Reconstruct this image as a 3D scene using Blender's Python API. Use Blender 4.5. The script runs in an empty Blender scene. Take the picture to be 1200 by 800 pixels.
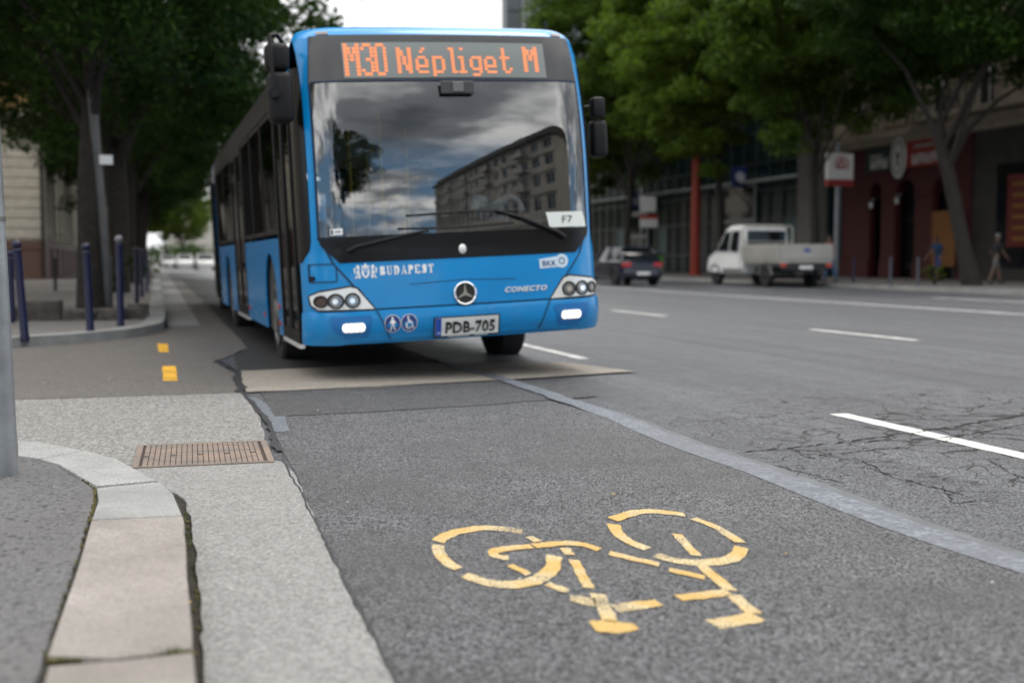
import bpy, bmesh, math, random
import numpy as np
from mathutils import Vector, Matrix
rng = random.Random(7)
nrng = np.random.default_rng(11)
SC = bpy.context.scene
COL = SC.collection

# ---------------------------------------------------------------- camera, sky, sun, exposure
YAW = math.radians(16.51); PITCH = math.radians(3.96)
CAM_H = 1.0; FPX = 1400.0
cam_data = bpy.data.cameras.new('camera')
cam = bpy.data.objects.new('camera', cam_data); COL.objects.link(cam)
cam.location = (0, 0, CAM_H)
cam.rotation_euler = (math.pi / 2 - PITCH, 0, -YAW)
cam_data.sensor_width = 36.0; cam_data.sensor_fit = 'HORIZONTAL'
cam_data.lens = 42.0
cam_data.clip_start = 0.05; cam_data.clip_end = 3000
cam_data.dof.use_dof = True
cam_data.dof.focus_distance = 5.6
cam_data.dof.aperture_fstop = 1.5
cam_data.dof.aperture_blades = 8
SC.camera = cam
SC.view_settings.view_transform = 'Standard'
SC.view_settings.look = 'None'
SC.view_settings.exposure = 0.2
SC.view_settings.gamma = 1.0
SC.view_settings.use_curve_mapping = False

SUN_DIR = Vector((0.30, 0.22, 0.95)).normalized()
world = bpy.data.worlds.new('World'); SC.world = world; world.use_nodes = True
nt = world.node_tree; nt.nodes.clear()
def wn(t, **k):
    n = nt.nodes.new(t)
    for a, b in k.items(): setattr(n, a, b)
    return n
w_out = wn('ShaderNodeOutputWorld'); w_bg = wn('ShaderNodeBackground'); w_bg.inputs[1].default_value = 0.10
w_sky = wn('ShaderNodeTexSky', sky_type='NISHITA', sun_disc=False)
w_sky.sun_elevation = math.asin(SUN_DIR.z); w_sky.sun_rotation = math.atan2(SUN_DIR.x, SUN_DIR.y)
w_tc = wn('ShaderNodeTexCoord'); w_sep = wn('ShaderNodeSeparateXYZ')
nt.links.new(w_tc.outputs['Generated'], w_sep.inputs[0])
def wmath(op, a, b=None, clamp=False):
    n = wn('ShaderNodeMath', operation=op); n.use_clamp = clamp
    for i, v in enumerate((a, b)):
        if v is None: continue
        if isinstance(v, (int, float)): n.inputs[i].default_value = v
        else: nt.links.new(v, n.inputs[i])
    return n.outputs[0]
zz = wmath('ADD', wmath('MAXIMUM', w_sep.outputs[2], 0.0), 0.13)
w_cmb = wn('ShaderNodeCombineXYZ')
nt.links.new(wmath('DIVIDE', w_sep.outputs[0], zz), w_cmb.inputs[0])
nt.links.new(wmath('DIVIDE', w_sep.outputs[1], zz), w_cmb.inputs[1])
def wnoise(scale, detail, seed):
    n = wn('ShaderNodeTexNoise'); n.noise_dimensions = '4D'
    n.inputs['W'].default_value = seed; n.inputs['Scale'].default_value = scale
    n.inputs['Detail'].default_value = detail; n.inputs['Roughness'].default_value = 0.56
    nt.links.new(w_cmb.outputs[0], n.inputs['Vector']); return n.outputs['Fac']
def wramp(src, stops):
    r = wn('ShaderNodeValToRGB'); nt.links.new(src, r.inputs[0])
    e = r.color_ramp.elements
    e[0].position, e[0].color = stops[0][0], stops[0][1] + (1,)
    e[1].position, e[1].color = stops[-1][0], stops[-1][1] + (1,)
    for p, c in stops[1:-1]:
        x = e.new(p); x.color = c + (1,)
    return r.outputs[0]
def wmix(f, a, b, bt='MIX'):
    m = wn('ShaderNodeMix', data_type='RGBA', blend_type=bt)
    for i, v in ((0, f), (6, a), (7, b)):
        if isinstance(v, (int, float)): m.inputs[i].default_value = v
        elif isinstance(v, tuple): m.inputs[i].default_value = v
        else: nt.links.new(v, m.inputs[i])
    return m.outputs[2]
cover = wramp(wnoise(0.55, 7, 3.1), [(0.46, (0, 0, 0)), (0.56, (1, 1, 1))])
shade = wramp(wnoise(0.8, 6, 9.4), [(0.34, (2.6, 2.9, 3.3)), (0.46, (6.2, 6.6, 7.1)), (0.57, (24, 24, 23.6))])
# the cloud deck is thin and bright towards the far end of the street, heavy and grey behind the camera
front = wmath('MULTIPLY', wmath('ADD', w_sep.outputs[1], 0.25), 1.6, clamp=True)
overhead = wmath('MULTIPLY', wmath('SUBTRACT', w_sep.outputs[2], 0.5), 2.2, clamp=True)
bright = wmath('MAXIMUM', front, overhead)
lit = wramp(w_sep.outputs[2], [(0.05, (10.5, 10.6, 10.8)), (0.65, (19.5, 19.6, 19.6))])
clouds = wmix(bright, shade, lit)
blue = wmix(0.65, w_sky.outputs[0], (3.6, 7.4, 12.5, 1))
high = wmath('MULTIPLY', wmath('SUBTRACT', w_sep.outputs[2], 0.17), 7.0, clamp=True)
cov = wmath('MAXIMUM', wmath('MAXIMUM', cover, high), bright)
final_sky = wmix(cov, blue, clouds)
nt.links.new(final_sky, w_bg.inputs[0]); nt.links.new(w_bg.outputs[0], w_out.inputs[0])

sun_d = bpy.data.lights.new('sun', 'SUN'); sun_d.energy = 1.1; sun_d.angle = math.radians(22)
sun_d.color = (1.0, 0.95, 0.88)
sun = bpy.data.objects.new('sun', sun_d); COL.objects.link(sun)
sun.rotation_euler = (-SUN_DIR).to_track_quat('-Z', 'Y').to_euler(); sun.location = (10, -20, 40)

# ---------------------------------------------------------------- helpers
_F = Vector((math.sin(YAW) * math.cos(PITCH), math.cos(YAW) * math.cos(PITCH), -math.sin(PITCH)))
_R = Vector((math.cos(YAW), -math.sin(YAW), 0)); _U = _R.cross(_F)
def gp(u, v, z=0.0):
    """ground point (survey of the photograph, 1200 px wide) on the level z"""
    d = _F + _R * ((u - 600) / FPX) - _U * ((v - 400) / FPX)
    t = (z - CAM_H) / d.z
    return (d.x * t, d.y * t)

def tag(o, label=None, cat=None, group=None, kind=None):
    if label: o['label'] = label
    if cat: o['category'] = cat
    if group: o['group'] = group
    if kind: o['kind'] = kind
    return o
def empty(name, loc=(0, 0, 0), rz=0.0, parent=None):
    o = bpy.data.objects.new(name, None); COL.objects.link(o)
    o.empty_display_size = 0.2
    o.location = loc; o.rotation_euler = (0, 0, rz)
    if parent: o.parent = parent
    return o
def thing(name, label, cat, loc=(0, 0, 0), rz=0.0, group=None):
    return tag(empty(name, loc, rz), label, cat, group)
def copy_tree(o, parent=None):
    c = o.copy(); COL.objects.link(c)
    if parent: c.parent = parent
    for ch in list(o.children): copy_tree(ch, c)
    return c

class MB:
    """collects shapes; build() links them as one mesh object"""
    def __init__(s): s.v = []; s.f = []; s.m = []; s.cur = 0
    def add(s, vs, fs):
        b = len(s.v); s.v += [tuple(p) for p in vs]
        s.f += [tuple(b + i for i in f) for f in fs]; s.m += [s.cur] * len(fs)
    def box(s, lo, hi, M=None):
        (a, b, c), (d, e, f) = lo, hi
        vs = [(a, b, c), (d, b, c), (d, e, c), (a, e, c), (a, b, f), (d, b, f), (d, e, f), (a, e, f)]
        if M: vs = [M @ Vector(p) for p in vs]
        s.add(vs, [(0, 3, 2, 1), (4, 5, 6, 7), (0, 1, 5, 4), (1, 2, 6, 5), (2, 3, 7, 6), (3, 0, 4, 7)])
    def bbox(s, lo, hi, bev=0.02, seg=2, M=None):
        bm = bmesh.new(); bmesh.ops.create_cube(bm, size=1)
        for v in bm.verts:
            v.co = Vector((lo[i] + (v.co[i] + .5) * (hi[i] - lo[i]) for i in range(3)))
        bmesh.ops.bevel(bm, geom=bm.edges[:], offset=bev, segments=seg, affect='EDGES', profile=0.5)
        s.bm(bm, M)
    def bm(s, bm, M=None):
        bm.verts.index_update()
        vs = [(M @ v.co if M else v.co.copy()) for v in bm.verts]
        s.add(vs, [[v.index for v in f.verts] for f in bm.faces]); bm.free()
    def tube(s, pts, rads, n=10, caps=True):
        pts = [Vector(p) for p in pts]
        if isinstance(rads, (int, float)): rads = [rads] * len(pts)
        b = len(s.v); prev = None
        for i, p in enumerate(pts):
            t = (pts[min(i + 1, len(pts) - 1)] - pts[max(i - 1, 0)]).normalized()
            if prev is None:
                a = t.orthogonal().normalized()
            else:
                a = (prev - t * prev.dot(t)).normalized()
            prev = a; c = t.cross(a)
            for k in range(n):
                an = 2 * math.pi * k / n
                s.v.append(tuple(p + (a * math.cos(an) + c * math.sin(an)) * rads[i]))
        for i in range(len(pts) - 1):
            for k in range(n):
                s.f.append((b + i * n + k, b + i * n + (k + 1) % n, b + (i + 1) * n + (k + 1) % n, b + (i + 1) * n + k)); s.m.append(s.cur)
        if caps:
            s.f.append(tuple(b + k for k in reversed(range(n)))); s.m.append(s.cur)
            e = b + (len(pts) - 1) * n
            s.f.append(tuple(e + k for k in range(n))); s.m.append(s.cur)
    def lathe(s, prof, axis='z', n=24, c=(0, 0, 0)):
        """prof: (radius, height) pairs"""
        b = len(s.v)
        for r, h in prof:
            for k in range(n):
                an = 2 * math.pi * k / n; q = (r * math.cos(an), r * math.sin(an), h)
                if axis == 'x': q = (h, q[0], q[1])
                elif axis == 'y': q = (q[0], h, q[1])
                s.v.append((q[0] + c[0], q[1] + c[1], q[2] + c[2]))
        for i in range(len(prof) - 1):
            for k in range(n):
                s.f.append((b + i * n + k, b + i * n + (k + 1) % n, b + (i + 1) * n + (k + 1) % n, b + (i + 1) * n + k)); s.m.append(s.cur)
        s.f.append(tuple(b + k for k in reversed(range(n)))); s.m.append(s.cur)
        e = b + (len(prof) - 1) * n
        s.f.append(tuple(e + k for k in range(n))); s.m.append(s.cur)
    def grid(s, P):
        """P[i][j] points -> quads"""
        b = len(s.v); nr = len(P); nc = len(P[0])
        for r in P: s.v += [tuple(p) for p in r]
        for i in range(nr - 1):
            for j in range(nc - 1):
                s.f.append((b + i * nc + j, b + i * nc + j + 1, b + (i + 1) * nc + j + 1, b + (i + 1) * nc + j)); s.m.append(s.cur)
    def prism(s, poly, fn, d):
        """polygon (a,b) pairs; fn(a,b,h) -> point; extruded h=0..d"""
        n = len(poly)
        vs = [fn(a, b, 0.0) for a, b in poly] + [fn(a, b, d) for a, b in poly]
        fs = [tuple(range(n)), tuple(reversed(range(n, 2 * n)))] + [(i, n + i, n + (i + 1) % n, (i + 1) % n) for i in range(n)]
        s.add(vs, fs)
    def build(s, name, mats, parent=None, smooth=None, loc=None):
        me = bpy.data.meshes.new(name); me.from_pydata([tuple(p) for p in s.v], [], s.f)
        if not isinstance(mats, (list, tuple)): mats = [mats]
        for m in mats: me.materials.append(m)
        if len(mats) > 1: me.polygons.foreach_set('material_index', s.m)
        bm = bmesh.new(); bm.from_mesh(me)
        bmesh.ops.recalc_face_normals(bm, faces=bm.faces)
        big = [f for f in bm.faces if len(f.verts) > 4]
        if big: bmesh.ops.triangulate(bm, faces=big)
        bm.to_mesh(me); bm.free()
        if smooth:
            me.polygons.foreach_set('use_smooth', [True] * len(me.polygons))
            me.set_sharp_from_angle(angle=math.radians(smooth))
        o = bpy.data.objects.new(name, me); COL.objects.link(o)
        if parent: o.parent = parent
        if loc: o.location = loc
        return o

# ---------------------------------------------------------------- materials
MATS = {}
def mat(name, col, rough=0.6, metal=0.0, spec=0.5, var=None, vscale=6.0, bump=0.0, bscale=40.0, coat=0.0, emit=None, estr=0.0):
    """principled with optional noise between col and var, and noise bump"""
    if name in MATS: return MATS[name]
    m = bpy.data.materials.new(name); m.use_nodes = True; t = m.node_tree
    b = t.nodes['Principled BSDF']
    b.inputs['Base Color'].default_value = tuple(col) + (1,)
    b.inputs['Roughness'].default_value = rough; b.inputs['Metallic'].default_value = metal
    b.inputs['Specular IOR Level'].default_value = spec
    b.inputs['Coat Weight'].default_value = coat; b.inputs['Coat Roughness'].default_value = 0.06
    if emit: b.inputs['Emission Color'].default_value = tuple(emit) + (1,); b.inputs['Emission Strength'].default_value = estr
    tc = t.nodes.new('ShaderNodeTexCoord')
    if var:
        n = t.nodes.new('ShaderNodeTexNoise'); n.inputs['Scale'].default_value = vscale; n.inputs['Detail'].default_value = 6
        t.links.new(tc.outputs['Object'], n.inputs['Vector'])
        r = t.nodes.new('ShaderNodeValToRGB'); r.color_ramp.elements[0].position = .35; r.color_ramp.elements[1].position = .65
        r.color_ramp.elements[0].color = tuple(col) + (1,); r.color_ramp.elements[1].color = tuple(var) + (1,)
        t.links.new(n.outputs['Fac'], r.inputs[0]); t.links.new(r.outputs[0], b.inputs['Base Color'])
    if bump:
        n2 = t.nodes.new('ShaderNodeTexNoise'); n2.inputs['Scale'].default_value = bscale; n2.inputs['Detail'].default_value = 5
        t.links.new(tc.outputs['Object'], n2.inputs['Vector'])
        bp = t.nodes.new('ShaderNodeBump'); bp.inputs['Strength'].default_value = bump; bp.inputs['Distance'].default_value = 0.02
        t.links.new(n2.outputs['Fac'], bp.inputs['Height']); t.links.new(bp.outputs[0], b.inputs['Normal'])
    MATS[name] = m; return m

def ground_mat(name, dark, light, stain, cell=95.0, rough=0.75, bump=0.5, contrast=0.5, pits=0.0, bigvar=0.25, spec=0.35, streak=None, gloss_var=0.1, crazed=None):
    """aggregate surface: stones (voronoi cells of differing tone), fine noise, broad stains, optional pits"""
    m = bpy.data.materials.new(name); m.use_nodes = True; t = m.node_tree; L = t.links.new
    b = t.nodes['Principled BSDF']; b.inputs['Specular IOR Level'].default_value = spec
    tc = t.nodes.new('ShaderNodeTexCoord')
    def noise(sc, det=5, rg=.6, W=0.0):
        n = t.nodes.new('ShaderNodeTexNoise'); n.inputs['Scale'].default_value = sc; n.inputs['Detail'].default_value = det
        n.inputs['Roughness'].default_value = rg
        mp = t.nodes.new('ShaderNodeMapping'); mp.inputs['Location'].default_value = (W, W * 1.7, 0)
        L(tc.outputs['Object'], mp.inputs[0]); L(mp.outputs[0], n.inputs['Vector']); return n.outputs['Fac']
    def ramp(src, a, bb, ca, cb):
        r = t.nodes.new('ShaderNodeValToRGB'); e = r.color_ramp.elements
        e[0].position, e[1].position = a, bb; e[0].color = tuple(ca) + (1,); e[1].color = tuple(cb) + (1,)
        L(src, r.inputs[0]); return r.outputs[0]
    def mixc(f, a, bb, bt='MIX'):
        x = t.nodes.new('ShaderNodeMix'); x.data_type = 'RGBA'; x.blend_type = bt
        for i, v in ((0, f), (6, a), (7, bb)):
            if isinstance(v, (int, float)): x.inputs[i].default_value = v
            elif isinstance(v, tuple): x.inputs[i].default_value = v + (1,)
            else: L(v, x.inputs[i])
        return x.outputs[2]
    vo = t.nodes.new('ShaderNodeTexVoronoi'); vo.inputs['Scale'].default_value = cell; L(tc.outputs['Object'], vo.inputs['Vector'])
    vs = t.nodes.new('ShaderNodeSeparateColor'); L(vo.outputs['Color'], vs.inputs[0])
    c = ramp(vs.outputs[0], .5 - contrast / 2, .5 + contrast / 2 + .2, dark, light)
    c = mixc(0.6, c, ramp(noise(cell * .6, 8, .8), .36, .66, (.5, .5, .5), (1.35, 1.35, 1.35)), 'MULTIPLY')
    st = noise(.7, 7, .62, 3.0)
    c = mixc(ramp(st, .42, .70, (0, 0, 0), (bigvar * 2, bigvar * 2, bigvar * 2)), c, tuple(stain))
    c = mixc(bigvar, c, ramp(noise(4.5, 6, .6, 8.0), .3, .7, (.7, .7, .7), (1.25, 1.25, 1.25)), 'MULTIPLY')
    h = vo.outputs['Distance']
    if pits:
        pn = noise(42, 2, .45, 5.0)
        pr = ramp(pn, .60, .645, (0, 0, 0), (pits, pits, pits)); c = mixc(pr, c, tuple(x * .35 for x in dark))
    if streak:
        w = t.nodes.new('ShaderNodeTexNoise'); mp = t.nodes.new('ShaderNodeMapping'); mp.inputs['Scale'].default_value = (3.2, .05, 1)
        w.inputs['Scale'].default_value = 1.0; w.inputs['Detail'].default_value = 5
        L(tc.outputs['Object'], mp.inputs[0]); L(mp.outputs[0], w.inputs['Vector'])
        c = mixc(streak, c, ramp(w.outputs['Fac'], .35, .65, (.62, .62, .64), (1.25, 1.25, 1.25)), 'MULTIPLY')
    if crazed:   # a crazed area: (x, y, radius) with a net of fine cracks
        wv = t.nodes.new('ShaderNodeTexNoise'); wv.inputs['Scale'].default_value = 3.0; wv.inputs['Detail'].default_value = 6
        L(tc.outputs['Object'], wv.inputs['Vector'])
        sc = t.nodes.new('ShaderNodeVectorMath'); sc.operation = 'MULTIPLY_ADD'; sc.inputs[1].default_value = (.5, .5, 0)
        L(wv.outputs['Color'], sc.inputs[0]); L(tc.outputs['Object'], sc.inputs[2])
        cv = t.nodes.new('ShaderNodeTexVoronoi'); cv.feature = 'DISTANCE_TO_EDGE'; cv.inputs['Scale'].default_value = 3.4; L(sc.outputs[0], cv.inputs['Vector'])
        ds = t.nodes.new('ShaderNodeVectorMath'); ds.operation = 'DISTANCE'; ds.inputs[1].default_value = (crazed[0], crazed[1], 0); L(tc.outputs['Object'], ds.inputs[0])
        wd = t.nodes.new('ShaderNodeMapRange'); wd.inputs[1].default_value = crazed[2]; wd.inputs[2].default_value = crazed[2] * .35; wd.inputs[3].default_value = 0.0; wd.inputs[4].default_value = .075
        L(ds.outputs['Value'], wd.inputs[0])
        nb = t.nodes.new('ShaderNodeMath'); nb.operation = 'MULTIPLY'; L(wd.outputs[0], nb.inputs[0]); L(noise(5, 4, .6, 6.0), nb.inputs[1])
        lt = t.nodes.new('ShaderNodeMath'); lt.operation = 'LESS_THAN'; L(cv.outputs['Distance'], lt.inputs[0]); L(nb.outputs[0], lt.inputs[1])
        c = mixc(lt.outputs[0], c, (.012, .012, .012))
    L(c, b.inputs['Base Color'])
    rr = t.nodes.new('ShaderNodeMapRange'); rr.inputs[3].default_value = rough - gloss_var; rr.inputs[4].default_value = rough + gloss_var
    L(noise(2.2, 6, .65, 1.0), rr.inputs[0]); L(rr.outputs[0], b.inputs['Roughness'])
    ad = t.nodes.new('ShaderNodeMath'); ad.operation = 'MULTIPLY_ADD'; ad.inputs[1].default_value = .6
    L(h, ad.inputs[0]); L(noise(cell * .8, 6, .7, 2.0), ad.inputs[2])
    bp = t.nodes.new('ShaderNodeBump'); bp.inputs['Strength'].default_value = bump; bp.inputs['Distance'].default_value = .006
    L(ad.outputs[0], bp.inputs['Height']); L(bp.outputs[0], b.inputs['Normal'])
    MATS[name] = m; return m

def worn_paint(name, col, under, amount=.5, scale=150.0, pale=None):
    """road paint rubbed through to the asphalt"""
    m = bpy.data.materials.new(name); m.use_nodes = True; t = m.node_tree; L = t.links.new
    b = t.nodes['Principled BSDF']; b.inputs['Roughness'].default_value = .65
    tc = t.nodes.new('ShaderNodeTexCoord')
    n = t.nodes.new('ShaderNodeTexNoise'); n.inputs['Scale'].default_value = scale; n.inputs['Detail'].default_value = 6; n.inputs['Roughness'].default_value = .7
    n2 = t.nodes.new('ShaderNodeTexNoise'); n2.inputs['Scale'].default_value = 4.5; n2.inputs['Detail'].default_value = 3
    v = t.nodes.new('ShaderNodeTexVoronoi'); v.inputs['Scale'].default_value = 110
    for q in (n, n2, v): L(tc.outputs['Object'], q.inputs['Vector'])
    a = t.nodes.new('ShaderNodeMath'); a.operation = 'MULTIPLY_ADD'; a.inputs[1].default_value = .4
    L(n2.outputs['Fac'], a.inputs[0]); L(n.outputs['Fac'], a.inputs[2])
    r = t.nodes.new('ShaderNodeValToRGB'); e = r.color_ramp.elements
    e[0].position = .84 - .3 * amount; e[1].position = .92 - .3 * amount
    e[0].color = (0, 0, 0, 1); e[1].color = (1, 1, 1, 1)
    L(a.outputs[0], r.inputs[0])
    r2 = t.nodes.new('ShaderNodeValToRGB'); e = r2.color_ramp.elements
    e[0].color = tuple(col) + (1,); e[1].color = tuple(pale or [x * .8 for x in col]) + (1,); e[0].position = .42; e[1].position = .56
    L(n2.outputs['Fac'], r2.inputs[0])
    x = t.nodes.new('ShaderNodeMix'); x.data_type = 'RGBA'
    L(r.outputs[0], x.inputs[0]); L(r2.outputs[0], x.inputs[6]); x.inputs[7].default_value = tuple(under) + (1,)
    L(r2.outputs[0], b.inputs['Base Color'])
    # where it is rubbed away the road itself shows
    tr = t.nodes.new('ShaderNodeBsdfTransparent'); ms = t.nodes.new('ShaderNodeMixShader'); om = t.nodes['Material Output']
    L(r.outputs[0], ms.inputs[0]); L(b.outputs[0], ms.inputs[1]); L(tr.outputs[0], ms.inputs[2]); L(ms.outputs[0], om.inputs[0])
    bp = t.nodes.new('ShaderNodeBump'); bp.inputs['Strength'].default_value = .7; bp.inputs['Distance'].default_value = .006
    L(v.outputs['Distance'], bp.inputs['Height']); L(bp.outputs[0], b.inputs['Normal'])
    MATS[name] = m; return m

def grime(m, lo, hi, col=(.10, .092, .082), amt=.28):
    """road dirt thrown up on the lower panels (by height in the thing's own frame)"""
    t = m.node_tree; L = t.links.new; b = t.nodes['Principled BSDF']; src = b.inputs['Base Color'].links[0].from_socket
    tc = t.nodes.new('ShaderNodeTexCoord'); sp = t.nodes.new('ShaderNodeSeparateXYZ'); L(tc.outputs['Object'], sp.inputs[0])
    mr = t.nodes.new('ShaderNodeMapRange'); mr.inputs[1].default_value = hi; mr.inputs[2].default_value = lo; mr.inputs[3].default_value = .02; mr.inputs[4].default_value = amt; L(sp.outputs[2], mr.inputs[0])
    n = t.nodes.new('ShaderNodeTexNoise'); n.inputs['Scale'].default_value = 5; n.inputs['Detail'].default_value = 8; n.inputs['Roughness'].default_value = .7; L(tc.outputs['Object'], n.inputs['Vector'])
    k = t.nodes.new('ShaderNodeMapRange'); k.inputs[1].default_value = .42; k.inputs[2].default_value = .72; L(n.outputs['Fac'], k.inputs[0])
    q = t.nodes.new('ShaderNodeMath'); q.operation = 'MULTIPLY'; L(mr.outputs[0], q.inputs[0]); L(k.outputs[0], q.inputs[1])
    x = t.nodes.new('ShaderNodeMix'); x.data_type = 'RGBA'; L(q.outputs[0], x.inputs[0]); L(src, x.inputs[6]); x.inputs[7].default_value = tuple(col) + (1,); L(x.outputs[2], b.inputs['Base Color'])
    r = t.nodes.new('ShaderNodeMapRange'); r.inputs[3].default_value = .24; r.inputs[4].default_value = .55; L(q.outputs[0], r.inputs[0]); L(r.outputs[0], b.inputs['Roughness'])
def glass_mat(name, tint, refl_ior=2.0, rough=0.0):
    """pane: see-through tint plus a fresnel reflection from both faces"""
    m = bpy.data.materials.new(name); m.use_nodes = True; t = m.node_tree; t.nodes.clear(); L = t.links.new
    o = t.nodes.new('ShaderNodeOutputMaterial'); x = t.nodes.new('ShaderNodeMixShader')
    tr = t.nodes.new('ShaderNodeBsdfTransparent'); tr.inputs[0].default_value = tuple(tint) + (1,)
    gl = t.nodes.new('ShaderNodeBsdfGlossy'); gl.inputs['Roughness'].default_value = rough
    fr = t.nodes.new('ShaderNodeFresnel'); fr.inputs[0].default_value = refl_ior
    L(fr.outputs[0], x.inputs[0]); L(tr.outputs[0], x.inputs[1]); L(gl.outputs[0], x.inputs[2]); L(x.outputs[0], o.inputs[0])
    MATS[name] = m; return m

def leaf_mat(name, a, b_, trans=.35):
    m = bpy.data.materials.new(name); m.use_nodes = True; t = m.node_tree; t.nodes.clear(); L = t.links.new
    o = t.nodes.new('ShaderNodeOutputMaterial'); x = t.nodes.new('ShaderNodeMixShader'); x.inputs[0].default_value = trans
    d = t.nodes.new('ShaderNodeBsdfPrincipled'); d.inputs['Roughness'].default_value = .6; d.inputs['Specular IOR Level'].default_value = .18
    tl = t.nodes.new('ShaderNodeBsdfTranslucent')
    at = t.nodes.new('ShaderNodeNewGeometry')
    r = t.nodes.new('ShaderNodeValToRGB'); e = r.color_ramp.elements
    e[0].color = tuple(a) + (1,); e[1].color = tuple(b_) + (1,)
    L(at.outputs['Random Per Island'], r.inputs[0]); L(r.outputs[0], d.inputs['Base Color'])
    h = t.nodes.new('ShaderNodeMix'); h.data_type = 'RGBA'; h.blend_type = 'MULTIPLY'; h.inputs[0].default_value = 1
    L(r.outputs[0], h.inputs[6]); h.inputs[7].default_value = (1.5, 1.7, .7, 1); L(h.outputs[2], tl.inputs[0])
    L(d.outputs[0], x.inputs[1]); L(tl.outputs[0], x.inputs[2]); L(x.outputs[0], o.inputs[0])
    MATS[name] = m; return m
# ---------------------------------------------------------------- ground
M_ROAD = ground_mat('asphalt_new', (.012, .012, .014), (.25, .25, .26), (.075, .074, .074), cell=135, rough=.55, bump=1.3, contrast=.7, bigvar=.38)
M_ROADB = ground_mat('asphalt_lane', (.018, .019, .022), (.225, .23, .245), (.085, .087, .094), cell=125, rough=.42, bump=1.0, contrast=.75, bigvar=.4, streak=.5, crazed=(5.0, 5.6, 2.6))
M_DARKASPH = ground_mat('asphalt_patch', (.022, .022, .023), (.15, .15, .152), (.07, .068, .066), cell=125, rough=.6, bump=.7, bigvar=.25)
M_STOP = ground_mat('asphalt_dark', (.012, .012, .012), (.085, .084, .083), (.03, .03, .03), cell=125, rough=.6, bump=.6, bigvar=.3)  # darker asphalt for the lane under the bus
M_SIDE = ground_mat('asphalt_brown', (.075, .068, .063), (.19, .175, .163), (.135, .121, .11), cell=110, rough=.75, bump=.4, bigvar=.2)
M_CONC = ground_mat('concrete_rough', (.10, .098, .094), (.36, .35, .335), (.19, .182, .172), cell=85, rough=.85, bump=.55, contrast=.8, bigvar=.2)
M_GUT = ground_mat('concrete_gutter', (.175, .172, .165), (.33, .325, .315), (.215, .208, .198), cell=120, rough=.85, bump=.4, contrast=.6, bigvar=.25, pits=.3)
M_TAN = ground_mat('concrete_tan', (.25, .22, .19), (.40, .36, .31), (.22, .20, .175), cell=100, rough=.8, bump=.35, bigvar=.3)
M_STONE = ground_mat('granite_warm', (.235, .212, .193), (.375, .342, .315), (.185, .165, .146), cell=160, rough=.75, bump=.3, contrast=.9, bigvar=.5)
M_STONEG = ground_mat('granite_grey', (.23, .232, .228), (.38, .382, .372), (.19, .188, .18), cell=170, rough=.75, bump=.3, contrast=.9, bigvar=.5)
M_PAVE = ground_mat('mastic_pavement', (.095, .093, .095), (.17, .167, .168), (.115, .108, .104), cell=130, rough=.6, bump=.25, bigvar=.25, pits=1)
M_PAVEFAR = ground_mat('pavement_far', (.13, .12, .115), (.24, .225, .215), (.12, .105, .09), cell=60, rough=.8, bump=.2, bigvar=.3)
M_SEAL = ground_mat('joint_sealant', (.115, .125, .145), (.215, .23, .26), (.13, .135, .15), cell=60, rough=.5, bump=.25, bigvar=.45)
M_DIRT = mat('gutter_dirt', (.018, .016, .013), .95, var=(.05, .04, .028), vscale=60, bump=.8, bscale=120)
M_TAR = mat('crack_tar', (.02, .02, .022), .6, bump=.4, bscale=90)
M_CRACK = mat('crack_dark', (.012, .012, .013), .9)
M_YEL = worn_paint('paint_yellow', (.52, .335, .10), (.12, .11, .10), .40, 150, (.66, .52, .29))
M_WHITE = worn_paint('paint_white', (.68, .675, .65), (.16, .16, .165), .12)
M_WHITE2 = worn_paint('paint_white_worn', (.75, .75, .75), (.15, .15, .155), .3)
M_ORANGE = worn_paint('paint_amber', (.80, .43, .03), (.16, .14, .12), .2)
M_MOSS = mat('moss', (.05, .055, .015), .95, var=(.12, .09, .03), vscale=50, bump=.6, bscale=90)
M_GRASS = mat('grass_tuft', (.07, .12, .02), .7, var=(.14, .16, .05), vscale=40)

def jag(pts, step=.12, amp=.012, seed=1, closed=True):
    r = random.Random(seed); out = []
    n = len(pts)
    for i in range(n if closed else n - 1):
        a = Vector(pts[i]).to_2d() if len(pts[i]) > 2 else Vector(pts[i]); b = Vector(pts[(i + 1) % n])
        k = max(1, min(160, int((b - a).length / step)))
        for j in range(k):
            p = a.lerp(b, j / k)
            if j or amp > .02: p = p + Vector((r.uniform(-amp, amp), r.uniform(-amp, amp)))
            out.append((p.x, p.y))
    if not closed: out.append(tuple(pts[-1]))
    return out
def sheet(name, pts, z, m, kind='structure', parent=None, depth=0.0):
    bm = bmesh.new()
    f = bm.faces.new([bm.verts.new((p[0], p[1], z)) for p in pts])
    bmesh.ops.triangulate(bm, faces=[f])
    if depth:
        g = bmesh.ops.extrude_face_region(bm, geom=bm.faces[:])
        for v in g['geom']:
            if isinstance(v, bmesh.types.BMVert): v.co.z -= depth
    bmesh.ops.recalc_face_normals(bm, faces=bm.faces)
    if not depth:
        for q in bm.faces:
            if q.normal.z < 0: q.normal_flip()
    mb = MB(); mb.bm(bm)
    o = mb.build(name, m, parent)
    if kind: o['kind'] = kind
    return o
def ribbon(pts, w, z, mb, seed=1, jit=.4):
    r = random.Random(seed); L_ = []; R_ = []
    n = len(pts)
    for i, p in enumerate(pts):
        a = Vector(pts[max(0, i - 1)]); b = Vector(pts[min(n - 1, i + 1)])
        t = (b - a).normalized(); nn = Vector((-t.y, t.x)); ww = (w[i] if isinstance(w, list) else w) * r.uniform(1 - jit, 1 + jit)
        p = Vector(p); L_.append((*(p + nn * ww / 2), z)); R_.append((*(p - nn * ww / 2), z))
    mb.grid([L_, R_])
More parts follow.
